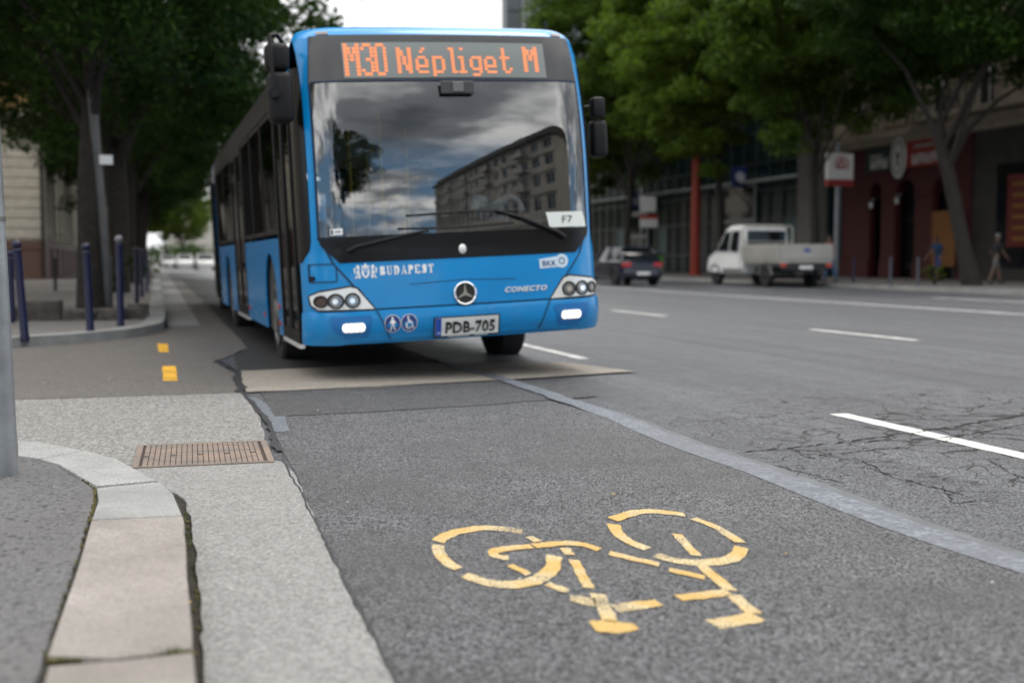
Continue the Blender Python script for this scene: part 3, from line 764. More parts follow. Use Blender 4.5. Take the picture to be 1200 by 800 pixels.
# -- shell of the front
mb = MB()
xs = cosx(40)
def srow(z, xs_): return [S(max(-wf(z), min(wf(z), x * wf(z) / HW)), z) for x in xs_]
mb.grid([srow(z, xs) for z in (.30, .36, .45, .575, .7, .8, .9, .965, 1.03, 1.10, 1.15)])
for sg in (-1, 1):     # pillars, widening towards the roof
    P = []
    for z in np.linspace(1.15, 2.785, 14):
        xi = np.interp(z, [1.15, 2.41, 2.785], [1.145, 1.135, 1.10]); xo = np.interp(z, [1.15, 2.3, 2.55, 2.785], [1.20, 1.195, 1.20, wf(2.785) - .01])
        P.append([S(sg * (xi + (xo - xi) * k / 3), z) for k in range(4)])
    mb.grid(P)
top = [srow(z, xs) for z in (2.785, 2.805, 2.825, 2.845, 2.865, 2.88, 2.897, 2.91)]
mb.grid(top)
def section(y, z0=2.52, zc=2.88, n=41):
    """roof cross-section from the left cantrail to the right one"""
    out = []
    for x in cosx(n - 1):
        a = abs(x)
        if a <= .93: z = zc - .03 - .05 * (a / .93) ** 2 + .03
        else:
            t = (a - .93) / .345; z = z0 + (zc - .05 - z0) * math.sqrt(max(0, 1 - t * t))
        out.append(Vector((x, y, z)))
    return out
R0 = top[-1]; R1 = section(1.5)
mb.grid([R0, [a.lerp(b, .35) + Vector((0, 0, .03 * (1 - abs(a.x) / HW))) for a, b in zip(R0, R1)], R1, section(4), section(10.6)])
# flanks of the front mask above the corner windows
for sg in (-1, 1):
    mb.grid([[S(sg * wf(z), z) for z in np.linspace(2.45, 2.91, 8)], [Vector((sg * HW, 1.5, z)) for z in np.linspace(2.45, 2.53, 8)]])
body = mb.build('body', M_BLUE, bus, smooth=35)
# bumper
mb = MB(); zb = lambda x: .298 + .042 * max(0, 1 - abs(x) / 1.0) ** .5 if abs(x) < 1 else .298
rows = []
for t, o in ((0, .0), (.04, .018), (.25, .024), (.5, .024), (.9, .02), (.97, .016), (1, .003)):
    rows.append([S(x, zb(x) + t * (.572 - zb(x))) + Sn(x, zb(x) + t * (.572 - zb(x))) * o for x in cosx(44, .998)])
rows.insert(0, [p + Vector((0, .18, .02)) for p in rows[0]])
mb.grid(rows)
bumper = mb.build('bumper', M_BLUE, bus, smooth=40)
def seam(pts, w=.008, off=.003, parent=None, name='panel_gap'):
    P = []
    for i in range(len(pts) - 1):
        a, b = Vector(pts[i]), Vector(pts[i + 1]); t = (b - a).normalized(); n = Vector((-t.y, t.x)) * w / 2
        k = max(1, int((b - a).length / .1))
        for j in range(k):
            p, q = a.lerp(b, j / k), a.lerp(b, (j + 1) / k); P.append([tuple(p + n), tuple(p - n), tuple(q - n), tuple(q + n)])
    return fbuild(name, fpoly(P, .002, off, .035), M_SEAM, parent or bus)
for s in (-1, 1): seam([(s * .735, .572), (s * .63, .345)], .009, .027, bumper)
# the hood between the diagonal gaps
hood = fbuild('front_flap', fpoly([[(-.742, .585), (.742, .585), (1.04, .958), (-1.04, .958)]], .010, .001, .12), M_BLUE, bus)
for s in (-1, 1): seam([(s * 1.105, 1.09), (s * 1.05, .96), (s * .748, .58)], .012, .008, hood)
seam([(-.742, .579), (.742, .579)], .012, .006, hood)
seam([(-.45, .765), (.0, .782), (.45, .765)], .005, .0115, hood)
# black band under the windscreen and the glazing
blk = fbuild('scuttle_band', fpoly([[(-1.0, .962), (1.0, .962), (1.125, 1.10), (1.145, 1.17), (-1.145, 1.17), (-1.125, 1.10)]], .008, .012, .12), M_BLACKG, bus)
mb = MB(); mb.grid(patch(lambda z: -np.interp(z, [1.15, 2.41], [1.145, 1.135]), lambda z: np.interp(z, [1.15, 2.41], [1.145, 1.135]), 1.165, 2.415, 48, 40, .004))
ws = mb.build('windscreen', M_WSCREEN, bus, smooth=60)
for s in (-1, 1): seam([(s * 1.145, 1.15), (s * 1.135, 2.41), (s * 1.10, 2.785)], .018, .004, bus, 'screen_gasket')
dest = fbuild('destination_box', fpoly([[(-1.135, 2.40), (1.135, 2.40), (1.10, 2.788), (-1.10, 2.788)]], .006, .004, .12), M_DEST, bus)
seam([(-1.12, 2.408), (1.12, 2.408)], .008, .012, dest)
disp = fbuild('display', fpoly([[(-.865, 2.428), (.845, 2.428), (.845, 2.722), (-.865, 2.722)]], .003, .012, .12), M_DISP, dest)
# LED lettering, dot by dot
GL = {
 'M': ['#...#', '##.##', '##.##', '#.#.#', '#.#.#', '#...#', '#...#', '#...#', '#...#'],
 '3': ['.###.', '#...#', '....#', '....#', '..##.', '....#', '....#', '#...#', '.###.'],
 '0': ['.###.', '#...#', '#...#', '#...#', '#...#', '#...#', '#...#', '#...#', '.###.'],
 'N': ['#...#', '##..#', '##..#', '#.#.#', '#.#.#', '#.#.#', '#..##', '#..##', '#...#'],
 'é': ['...#.', '..#..', '.....', '.###.', '#...#', '#...#', '#####', '#....', '.####'],
 'e': ['.....', '.....', '.....', '.###.', '#...#', '#...#', '#####', '#....', '.####'],
 'p': ['.....', '.....', '.....', '####.', '#...#', '#...#', '#...#', '#...#', '####.', '#....'],
 'l': ['##.', '.#.', '.#.', '.#.', '.#.', '.#.', '.#.', '.#.', '.##'],
 'i': ['.#.', '...', '...', '##.', '.#.', '.#.', '.#.', '.#.', '###'],
 'g': ['.....', '.....', '.....', '.####', '#...#', '#...#', '#...#', '.####', '....#', '.###.'],
 't': ['.#...', '.#...', '.#...', '####.', '.#...', '.#...', '.#...', '.#..#', '..##.'],
}
led = []; LEDS = [led]
def glyph(ch, x, ztop, cw, chh):
    """one lit bar per run of diodes in a row; the dark gaps between rows stay"""
    g = GL[ch]
    for r, row in enumerate(g):
        c = 0
        while c < len(row):
            if row[c] == '#':
                e = c
                while e < len(row) and row[e] == '#': e += 1
                xa, xb, za = x + (c - .22) * cw, x + (e + .22) * cw, ztop - r * chh
                led.append([(xa, za), (xb, za), (xb, za - chh * .84), (xa, za - chh * .84)]); c = e
            else: c += 1
for ch, xx, cw in zip('M30', (-.848, -.712, -.606), (.0235, .0185, .0185)): glyph(ch, xx, 2.712, cw, .0300)
led = []; LEDS.append(led)
for ch, xx in zip('N\u00e9pliget', (-.425, -.275, -.135, .005, .085, .180, .305, .445)): glyph(ch, xx, 2.676, .0225 if ch == 'N' else .0195, .0240)
led = []; LEDS.append(led)
glyph('M', .655, 2.690, .0245, .0240)
for led in LEDS: fbuild('led_lettering', fpoly(led, 0, .0165, 9), M_LED, disp)
# wipers, boss, sun visor
def ftube(name, pts, r, m, parent):
    P = [S(x, z) + Sn(x, z) * h for x, z, h in pts]
    mb = MB(); mb.tube(P, r, 8); return mb.build(name, m, parent, smooth=60)
for nm, arm, bl in (('wiper', [(-.93, 1.05, .03), (-.86, 1.085, .05), (-.45, 1.165, .06), (-.28, 1.19, .05)], [(-.52, 1.215, .022), (-.1, 1.205, .03), (.45, 1.225, .022)]),
                    ('wiper', [(.90, 1.09, .03), (.82, 1.14, .05), (.50, 1.27, .06), (.28, 1.335, .05)], [(-.45, 1.315, .022), (0, 1.335, .03), (.50, 1.325, .022)])):
    w = ftube(nm, arm, [.022, .02, .014, .009], M_BLACK, bus); ftube('wiper_blade', bl, .009, M_RUBBER, w)
mb = MB(); c = S(0, 1.03)
bm = bmesh.new(); bmesh.ops.create_uvsphere(bm, u_segments=16, v_segments=10, radius=1)
for v in bm.verts: v.co = Vector((v.co.x * .034, v.co.y * .02 - .016, v.co.z * .043)) + c
mb.bm(bm); mb.build('camera_boss', M_BEZEL, bus, smooth=80)
# lettering and emblems on the hood
def slab_text(txt, x0, x1, z0, h):
    """slab-serif capitals as polygons"""
    L_ = {'B': ([[(0, 0), (.30, 0), (.30, 1), (0, 1)], [(.3, 1), (.62, 1), (.82, .88), (.82, .64), (.62, .52), (.3, .52), (.3, .6), (.5, .6), (.58, .68), (.58, .84), (.5, .91), (.3, .91)], [(.3, .5), (.68, .5), (.9, .37), (.9, .14), (.68, 0), (.3, 0), (.3, .09), (.54, .09), (.63, .17), (.63, .34), (.54, .42), (.3, .42)]], .98),
          'U': ([[(.08, .2), (.32, .2), (.32, .93), (.08, .93)], [(-.02, .93), (.42, .93), (.42, 1), (-.02, 1)], [(.68, .25), (.8, .25), (.8, .93), (.68, .93)], [(.56, .93), (.92, .93), (.92, 1), (.56, 1)], [(.08, .2), (.2, .02), (.45, -.03), (.7, .05), (.8, .25), (.68, .25), (.6, .13), (.45, .1), (.36, .14), (.32, .2)]], 1.0),
          'D': ([[(.05, 0), (.33, 0), (.33, 1), (.05, 1)], [(.33, 1), (.62, 1), (.9, .8), (.98, .5), (.9, .2), (.62, 0), (.33, 0), (.33, .08), (.55, .08), (.68, .25), (.72, .5), (.68, .75), (.55, .92), (.33, .92)], [(-.02, 0), (.06, 0), (.06, .07), (-.02, .07)], [(-.02, .93), (.06, .93), (.06, 1), (-.02, 1)]], 1.06),
          'A': ([[(.08, .05), (.18, .05), (.50, .86), (.44, 1)], [(.44, 1), (.56, 1), (.92, .05), (.66, .05)], [(.26, .27), (.72, .27), (.68, .36), (.30, .36)], [(-.04, 0), (.3, 0), (.3, .07), (-.04, .07)], [(.56, 0), (1.02, 0), (1.02, .07), (.56, .07)]], 1.02),
          'P': ([[(.05, 0), (.33, 0), (.33, 1), (.05, 1)], [(.33, 1), (.66, 1), (.88, .86), (.88, .58), (.66, .44), (.33, .44), (.33, .52), (.54, .52), (.62, .62), (.62, .82), (.54, .92), (.33, .92)], [(-.04, 0), (.45, 0), (.45, .07), (-.04, .07)], [(-.04, .93), (.06, .93), (.06, 1), (-.04, 1)]], .95),
          'E': ([[(.05, 0), (.33, 0), (.33, 1), (.05, 1)], [(.33, .91), (.82, .91), (.82, .70), (.9, .70), (.9, 1), (.33, 1)], [(.33, .46), (.62, .46), (.62, .56), (.33, .56)], [(.33, 0), (.92, 0), (.92, .32), (.84, .32), (.84, .09), (.33, .09)]], 1.0),
          'S': ([[(.78, .72), (.86, .72), (.86, .98), (.78, .98), (.74, .92), (.45, 1.03), (.18, .95), (.08, .76), (.16, .56), (.6, .38), (.62, .22), (.46, .1), (.26, .16), (.14, .34), (.05, .34), (.05, .02), (.13, .02), (.18, .08), (.46, -.03), (.76, .06), (.88, .26), (.8, .48), (.36, .66), (.33, .8), (.46, .91), (.66, .86)]], .98),
          'T': ([[(.32, .05), (.6, .05), (.6, .91), (.32, .91)], [(0, .91), (.92, .91), (.92, 1), (0, 1)], [(0, .66), (.09, .66), (.15, .91), (0, .91)], [(.83, .66), (.92, .66), (.92, .91), (.77, .91)], [(.2, 0), (.72, 0), (.72, .07), (.2, .07)]], .95)}
    tot = sum(L_[c][1] for c in txt); k = (x1 - x0) / tot; x = x0; out = []
    for c in txt:
        P, w = L_[c]
        for p in P: out.append([(x + (.07 + a * .82) * k, z0 + b * h) for a, b in p])
        x += w * k
    return out
fbuild('lettering', fpoly(slab_text('BUDAPEST', -.69, -.245, .850, .070), .002, .0125, 9), M_WDECAL, hood)
arms = []
cx = -.802
arms.append([(cx - .03, .91), (cx + .03, .91), (cx + .033, .868), (cx + .018, .842), (cx, .830), (cx - .018, .842), (cx - .033, .868)])
arms.append([(cx - .026, .914), (cx + .026, .914), (cx + .034, .934), (cx + .014, .928), (cx + .006, .946), (cx - .006, .946), (cx - .014, .928), (cx - .034, .934)])
for s in (-1, 1):
    q = lambda L: [(cx + s * a, z) for a, z in L]
    arms.append(q([(.046, .925), (.056, .938), (.070, .935), (.072, .915), (.060, .902), (.044, .908)]))
    arms.append(q([(.046, .900), (.064, .900), (.072, .880), (.066, .862), (.042, .866), (.050, .880)]))
    arms.append(q([(.046, .862), (.056, .862), (.052, .845), (.062, .832), (.046, .830), (.040, .845)]))
    arms.append(q([(.062, .860), (.072, .862), (.078, .845), (.090, .832), (.074, .830), (.066, .845)]))
    arms.append(q([(.076, .905), (.084, .92), (.094, .905), (.088, .872), (.078, .868), (.084, .89)]))
fbuild('coat_of_arms', fpoly(arms, .002, .0125, 9), M_WDECAL, hood)
fbuild('shield_detail', fpoly([[(cx - .022, .902), (cx + .022, .902), (cx + .022, .892), (cx - .022, .892)], [(cx - .014, .885), (cx + .014, .885), (cx + .010, .858), (cx, .848), (cx - .010, .858)]], .001, .0155, 9), M_BLUE, hood)
bk = fbuild('operator_badge', fpoly([[(.665, .838), (.85, .845)] + [(.868 + .057 * math.cos(t), .893 + .057 * math.sin(t)) for t in np.linspace(-2.3, 2.3, 18)] + [(.85, .935), (.662, .915)]], .002, .0125, 9), M_PALE, hood)
fbuild('lettering', text_bm('BKK', .062, .685, .857, .0012, .0155, 1.05, bold=.001, spacing=1.1), M_NAVY, bk)
fbuild('badge_ring', ringbm(.868, .893, .021, .029, .001, .0155), M_NAVY, bk)
fbuild('model_lettering', text_bm('CONECTO', .058, .335, .658, .008, .0115, 1.22, shear=.3, bold=.0015, spacing=1.12), M_BEZEL, hood)
st = fbuild('star_emblem', fpoly([disc(-.002, .668, .092, 36)], .004, .013, .2), M_PBLACK, hood)
fbuild('emblem_ring', ringbm(-.002, .668, .082, .096, .012, .015, 40), M_CHROME, st)
star = []
for k in range(3):
    a = math.pi / 2 + k * 2 * math.pi / 3
    star.append([(-.002 + .084 * math.cos(a), .668 + .084 * math.sin(a)), (-.002 + .015 * math.cos(a + 1.05), .668 + .015 * math.sin(a + 1.05)), (-.002, .668), (-.002 + .015 * math.cos(a - 1.05), .668 + .015 * math.sin(a - 1.05))])
fbuild('three_point_star', fpoly(star, .008, .018, 9), M_CHROME, st)
# pictograms
def picto(cx, cz, polys, nm, lab):
    p = fbuild(nm, fpoly([disc(cx, cz, .066, 28)], .002, .028, 9), M_WDECAL, bumper); p['label'] = lab
    fbuild('sign_disc', fpoly([disc(cx, cz, .060, 28)], .0012, .0305, 9), M_NAVY, p)
    fbuild('figure', fpoly([[(cx + a * .06, cz + b * .06) for a, b in P] for P in polys], .001, .0322, 9), M_WDECAL, p)
picto(-.612, .462, [disc(0, .62, .16, 12), [(-.2, .42), (.18, .42), (.22, .05), (.12, -.1), (-.14, -.1)], [(-.14, -.1), (.05, -.1), (-.12, -.45), (-.25, -.8), (-.42, -.76), (-.24, -.35)], [(.0, -.1), (.14, -.08), (.24, -.4), (.42, -.74), (.28, -.8), (.1, -.45)], [(.18, .4), (.45, .0), (.34, -.08), (.12, .2)], [(-.2, .4), (-.44, .02), (-.34, -.08), (-.1, .22)]], 'pedestrian_sign', 'round navy sign with a walking figure')
rg = [(math.cos(t) * .42 - .08, math.sin(t) * .42 - .28) for t in np.linspace(2.2, 6.1, 14)] + [(math.cos(t) * .29 - .08, math.sin(t) * .29 - .28) for t in np.linspace(6.1, 2.2, 14)]
picto(-.478, .462, [disc(-.12, .66, .15, 12), [(-.2, .48), (-.02, .48), (.06, .05), (.34, .05), (.34, -.08), (-.12, -.08)], [(.0, .28), (.3, .22), (.28, .12), (.0, .16)], [(.26, -.04), (.4, -.04), (.56, -.5), (.68, -.46), (.66, -.58), (.46, -.64)], rg], 'wheelchair_sign', 'round navy sign with a wheelchair user')
# number plate
fbuild('plate_recess', fpoly([[(-.36, .345), (.36, .345), (.30, .495), (-.30, .495)]], .004, .020, 9), M_BLUE, bumper)
pl = fbuild('plate_holder', fpoly([rrect(-.278, .332, .278, .486, .008)], .012, .030, 9), M_PBLACK, bumper)
lp = fbuild('number_plate', fpoly([rrect(-.266, .348, .266, .476, .006)], .002, .043, 9), M_PLATE, pl)
fbuild('country_band', fpoly([[(-.264, .350), (-.216, .350), (-.216, .474), (-.264, .474)]], .001, .0456, 9), mat('plate_blue', (.02, .08, .42), .4), lp)
fbuild('lettering', text_bm('H', .03, -.248, .365, .0008, .047), M_WDECAL, lp)
fbuild('lettering', text_bm('PDB-705', .118, .026, .369, .0012, .0456, .98, bold=.0022, align='CENTER', spacing=1.02), M_PBLACK, lp)
fbuild('small_print', fpoly([[(-.16, .337), (.02, .337), (.02, .342), (-.16, .342)], [(.06, .337), (.18, .337), (.18, .342), (.06, .342)]], .0008, .0425, 9), M_PLATE, pl)
# head lamps and running lights
for s in (-1, 1):
    q = lambda L: [(s * a, z) for a, z in L]
    hl = fbuild('headlight', fpoly([q([(1.225, .700), (1.16, .732), (.935, .764), (.880, .750), (.75, .584), (1.17, .592), (1.215, .63)])], .006, .010, .08), M_BEZEL, bus)
    edge = q([(1.232, .703), (1.16, .740), (.932, .772), (.872, .756), (.738, .576), (1.175, .584), (1.224, .628), (1.232, .703)])
    P = []
    for i in range(len(edge) - 1):
        a, b = Vector(edge[i]), Vector(edge[i + 1]); n = Vector((-(b - a).y, (b - a).x)).normalized() * .007
        P.append([tuple(a + n), tuple(a - n), tuple(b - n), tuple(b + n)])
    fbuild('lamp_gasket', fpoly(P, .003, .008, .1), M_PBLACK, hl)
    for cx_, r, m in ((1.148, .046, M_DARKLENS), (1.043, .058, M_LAMPGL), (.918, .058, M_LAMPGL)):
        l = fbuild('lamp', fpoly([disc(s * cx_, .658, r, 24)], .004, .0165, .2), m, hl)
        fbuild('lamp_ring', ringbm(s * cx_, .658, r - .012, r + .004, .010, .016), M_PBLACK, l)
        if m is M_LAMPGL:
            fbuild('lamp_bulb', fpoly([disc(s * cx_ - .003, .655, .022, 16)], .012, .021, .2), M_CHROME, l)
    fl = fbuild('fog_recess', fpoly([rrect(-.13, -.075, .13, .075, .05)] if 0 else [[(s * (.92 + a), .446 + b) for a, b in ((-.15, .06), (-.11, -.075), (.06, -.085), (.15, -.02), (.175, .075), (.15, .085), (-.13, .085))]], .003, .025, .08), mat('bus_blue_recess_shade', (.010, .15, .42), .4), bumper)  # darker blue paints a hollow's shade onto a raised patch
    ll = fbuild('running_light', fpoly([rrect(s * .92 - .088, .416, s * .92 + .088, .478, .029, 6)], .008, .029, .08), M_DRLB, fl)
    for k in range(4): fbuild('light_diode', fpoly([disc(s * .92 - .060 + k * .040, .447, .019, 16)], .005, .0375, .2), M_DRL, ll)
    fbuild('marker_lamp', fpoly([rrect(s * 1.0 - .045, 2.798, s * 1.0 + .045, 2.822, .005)], .008, .002, 9), mat('marker_grey', (.25, .2, .16), .3), body)
hat = seam([(-1.225, .957), (-1.03, .957), (-1.03, .815), (-1.225, .815), (-1.225, .957)], .008, .006, bus, 'service_hatch')
fbuild('hatch_lock', ringbm(-1.207, .845, .006, .02, .01, .003, 14), M_BLACK, hat)
# papers behind the glass
pp = fbuild('route_card', fpoly([[(.775, 1.178), (1.125, 1.178), (1.09, 1.305), (.745, 1.305)]], .002, .012, .08), mat('paper_card', (.80, .84, .80), .6), ws)
fbuild('lettering', text_bm('F7', .085, .935, 1.212, .001, .0155, 1.25, align='CENTER'), M_PBLACK, pp)
sk = fbuild('sticker', fpoly([[(-1.055, 1.182), (-.962, 1.186), (-.962, 1.238), (-1.055, 1.234)]], .001, .012, .05), M_WDECAL, ws)
fbuild('sticker_print', fpoly([[(-1.048, 1.19), (-1.035, 1.19), (-1.035, 1.228), (-1.048, 1.228)], [(-1.02, 1.205), (-.975, 1.207), (-.975, 1.215), (-1.02, 1.213)]], .0006, .0145, 9), M_PBLACK, sk)
# corner windows (dark) between pillar and door, wrapped round the corner
for sg in (-1, 1):
    mb = MB(); P = []
    for z in np.linspace(.975, 2.55, 18):
        xo = wf(z) - .001; xi = np.interp(z, [.975, 1.03, 1.10, 2.3, 2.55], [1.262, 1.225, 1.200, 1.195, 1.205])
        r = [S(sg * (xi + (xo - xi) * (1 - (1 - k / 6) ** 2)), z) + Sn(sg * (xi + (xo - xi) * (1 - (1 - k / 6) ** 2)), z) * .005 for k in range(7)]
        r.append(Vector((sg * (HW + .004) if z < 2.3 else r[-1].x, .62, z))); P.append(r)
    mb.grid(P); mb.build('corner_window', M_BLACKG, bus, smooth=50)

# -- flanks: panels, doors, windows (plane space: y along the bus, z up)
def spoly(mb, X, P, d=.02):
    s = 1 if X > 0 else -1
    mb.prism(P, lambda y, z, h: Vector((X + s * h, y, z)), d)
def arch(yc, r, z0, n=14):  # bottom line with a wheel arch
    return [(yc - r * math.cos(t), max(z0, .48 + r * math.sin(t))) for t in np.linspace(-.25, math.pi + .25, n)]
def panel(parent, X, y0, y1, z0, z1, arches=(), m=None, name='side_panel'):
    P = [(y0, z0)]
    for yc in arches: P += [(yc - .585, z0)] + [(yc - .585 * math.cos(t), .48 + .585 * math.sin(t)) for t in np.linspace(0, math.pi, 15)] + [(yc + .585, z0)]
    P += [(y1, z0), (y1, z1), (y0, z1)]
    mb = MB(); spoly(mb, X, P, .018); return mb.build(name, m or M_BLUE, parent)
def window(parent, X, y0, y1, z0=1.24, z1=2.38):
    s = 1 if X > 0 else -1
    mb = MB()
    for a in ((y0, z0, y0 + .045, z1), (y1 - .045, z0, y1, z1), (y0 + .045, z0, y1 - .045, z0 + .045), (y0 + .045, z1 - .045, y1 - .045, z1)):
        spoly(mb, X, [(a[0], a[1]), (a[2], a[1]), (a[2], a[3]), (a[0], a[3])], .012)
    w = mb.build('window', M_BLACK, parent)
    mb = MB(); mb.box((X + s * .002, y0 + .04, z0 + .04), (X + s * .006, y1 - .04, z1 - .04)); mb.build('window_pane', M_SIDEGL if X < 0 else M_CLEARGL, w)
    return w
def door(parent, X, y0, y1, z0=.30, z1=2.38):
    s = 1 if X > 0 else -1; ym = (y0 + y1) / 2
    mb = MB()
    for a, b in ((y0, ym - .012), (ym + .012, y1)):
        for q in ((a, z0, a + .06, z1), (b - .06, z0, b, z1), (a + .06, z0, b - .06, z0 + .10), (a + .06, z1 - .09, b - .06, z1)):
            spoly(mb, X, [(q[0], q[1]), (q[2], q[1]), (q[2], q[3]), (q[0], q[3])], .022)
    d = mb.build('door', M_BLACK, parent)
    mb = MB(); mb.box((X - s * .02, ym - .013, z0), (X + s * .015, ym + .013, z1)); mb.build('door_seal', M_RUBBER, d)
    for a, b in ((y0, ym - .012), (ym + .012, y1)):
        mb = MB(); mb.box((X + s * .004, a + .055, z0 + .095), (X + s * .009, b - .055, z1 - .085)); mb.build('door_pane', M_SIDEGL, d)
        mb = MB(); mb.tube([(X - s * .06, a + .12, .75), (X - s * .06, a + .12, 1.6)], .014, 8); mb.build('door_rail', M_RAIL, d)
    mb = MB(); mb.box((X - s * .02, y0, z0 - .04), (X + s * .025, y1, z0 - .004)); mb.build('door_sill', M_BEZEL, d)
    return d
def wheel(parent, X, yc, zc, twin=False):
    s = 1 if X > 0 else -1
    mb = MB(); w = .28
    prof = [(.30, -.13), (.44, -.14), (.475, -.11), (.48, 0), (.475, .11), (.44, .14), (.30, .13)]
    mb.lathe(prof, 'x', 32, (X - s * .17, yc, zc)); t = mb.build('wheel', M_RUBBER, parent, smooth=40)
    mb = MB(); o = X - s * .03
    mb.lathe([(.30, o - s * .02), (.305, o + s * .012), (.27, o + s * .012), (.25, o - s * .05), (.17, o - s * .03), (.16, o + s * .015), (.09, o + s * .03), (.02, o + s * .03)], 'x', 28, (0, yc, zc))
    for k in range(10):
        a = 2 * math.pi * k / 10; mb.lathe([(.016, o - s * .03), (.016, o + s * .005)], 'x', 8, (0, yc + .215 * math.cos(a), zc + .215 * math.sin(a)))
    mb.build('rim', M_STEEL, t, smooth=40)
    return t
L, Rr = -HW + .002, HW - .002
door(bus, L, .56, 1.74)
panel(bus, L, 1.78, 5.50, .29, 1.20, (2.70,))
for a, b in ((1.80, 3.02), (3.06, 4.26), (4.30, 5.48)): window(bus, L, a, b)
door(bus, L, 5.54, 7.20)
panel(bus, L, 7.24, 10.55, .29, 1.20, (8.75,))
for a, b in ((7.26, 8.86), (8.90, 10.52)): window(bus, L, a, b)
panel(bus, Rr, .50, 10.55, .29, 1.20, (2.70, 8.75))
for k in range(6): window(bus, Rr, .66 + k * 1.65, 2.27 + k * 1.65)
for X in (L, Rr): panel(bus, X, .62, 10.55, 2.385, 2.52, (), M_BLACK, 'cantrail')
for y, z in ((1.99, .56), (1.99, .40), (3.45, .42), (5.3, .42)):
    mb = MB(); mb.bbox((L - .03, y - .03, z - .025), (L - .015, y + .03, z + .025), .006); mb.build('side_reflector', M_REFL, bus)
for X, zc in ((L, .445), (Rr, .325)):
    for yc in (2.70, 8.75): wheel(bus, X, yc, zc + .0)
for yc in (2.70, 8.75):
    for s in (-1, 1):
        mb = MB(); mb.box((s * .55 if s > 0 else -1.25, yc - .60, .28), (1.25 if s > 0 else -.55, yc + .60, 1.08)); mb.build('wheel_housing', M_INTD, bus)
for y0, y1 in ((1.74, 1.80), (3.02, 3.06), (4.26, 4.30), (5.48, 5.54), (7.20, 7.26), (8.86, 8.90), (10.52, 10.60)): panel(bus, L, y0 + .002, y1 - .002, 1.21, 2.38, (), M_BLACK, 'window_post')
for y0 in (1.745, 5.505, 7.205): panel(bus, L, y0, y0 + .03, .29, 1.205, (), M_BLACK, 'door_post')
for k in range(7): panel(bus, Rr, .63 + k * 1.65 - .008 if k else .60, .655 + k * 1.65, 1.21, 2.38, (), M_BLACK, 'window_post')
panel(bus, Rr, 10.556, 10.64, .29, 2.38, (), M_BLACK, 'window_post')
for s in (-1, 1):
    mb = MB(); mb.box((min(s * 1.13, s * 1.268), 10.57, .36), (max(s * 1.13, s * 1.268), 10.78, 2.58)); mb.build('joint_frame', M_BLACK, bus)
mb = MB(); mb.box((-1.128, 10.57, 2.37), (1.128, 10.78, 2.60)); mb.build('joint_frame', M_BLACK, bus)
def roof_edge_shade(parent, y0, y1):  # black overlay strip stands in for shade on the blue roof side
    for sg in (-1, 1):
        P = [p for p in section(0) if p.x * sg > 0 and p.z < 2.80]
        P = sorted(P, key=lambda p: p.z)
        mb = MB(); mb.grid([[Vector((p.x + sg * .006, y, p.z + .003)) for p in P] for y in (y0, (y0 + y1) / 2, y1)]); mb.build('roof_edge_shade', M_BLACK, parent, smooth=60)
roof_edge_shade(bus, 1.6, 10.6)
# underside, floor, inside
mb = MB(); mb.box((-1.24, .45, .30), (1.24, 2.06, .36)); mb.box((-.54, 2.06, .30), (.54, 3.34, .36)); mb.box((-1.24, 3.34, .30), (1.24, 8.1, .36)); mb.box((-1.24, 9.4, .30), (1.24, 10.6, .36)); mb.box((-.54, 8.1, .30), (.54, 9.4, .36))
mb.build('floor', M_INTD, bus)
mb = MB()
mb.grid([[(x, y, 2.42) for x in (-1.262, 0, 1.262)] for y in (.62, 5, 10.55)])
mb.build('ceiling', M_INT, bus)
sv = fbuild('sun_blind', fpoly([[(-.285, 2.105), (1.11, 2.135), (1.11, 2.395), (-.50, 2.395), (-.455, 2.325)]], .004, -.05, .1), mat('blind_grey', (.045, .045, .05), .8), bus)
mb = MB(); mb.bbox((-.10, .07, 2.29), (.18, .095, 2.395), .01); hm = mb.build('mirror_mount', M_GREYP, bus)
mb = MB(); mb.bbox((-.005, .055, 2.305), (.085, .068, 2.385), .004); mb.build('sensor_window', mat('sensor_grey', (.16, .165, .165), .3), hm)
# dashboard, steering wheel, seats, rails
mb = MB(); mb.prism([(.16, .40), (.75, .40), (.72, 1.06), (.50, 1.14), (.22, 1.10)], lambda y, z, h: Vector((-1.08 + h, y + .04, z)), 2.16); mb.build('dashboard', M_INTD, bus)
mb = MB(); mb.bbox((.28, .62, 1.08), (1.05, .86, 1.26), .06, 3); mb.build('instrument_hood', mat('hood_grey', (.14, .15, .155), .35), bus)
mb = MB()
pts = [(.66 + .235 * math.cos(t), .98 + .10 * math.sin(t), 1.14 + .20 * math.sin(t)) for t in np.linspace(0, 2 * math.pi, 29)]
mb.tube(pts, .016, 8, False); mb.tube([(.43, .98, 1.14), (.89, .98, 1.14)], .012, 6); mb.tube([(.66, .98, 1.14), (.66, .80, 1.0)], .03, 8); mb.build('steering_wheel', M_BLACK, bus, smooth=60)
def seat(x, y, z=.36, name='seat', m=M_SEATF):
    mb = MB(); mb.bbox((x - .22, y - .22, z + .38), (x + .22, y + .22, z + .47), .03); mb.bbox((x - .22, y + .18, z + .42), (x + .22, y + .27, z + 1.05), .03)
    mb.box((x - .12, y - .1, z), (x + .12, y + .1, z + .39)); return mb.build(name, m, bus)
seat(.66, 1.56, .45, 'driver_seat', M_INTD)
mb = MB(); mb.box((.20, 1.95, .36), (1.22, 1.99, 2.1)); mb.build('cab_partition', M_INTD, bus)
for y in (3.6, 4.5, 5.4, 7.3, 8.2, 9.2, 10.0):
    for x in (-.95, .95) if not 5.2 < y < 7.2 else (.95,): seat(x, y, .36 if y > 4 else .6)
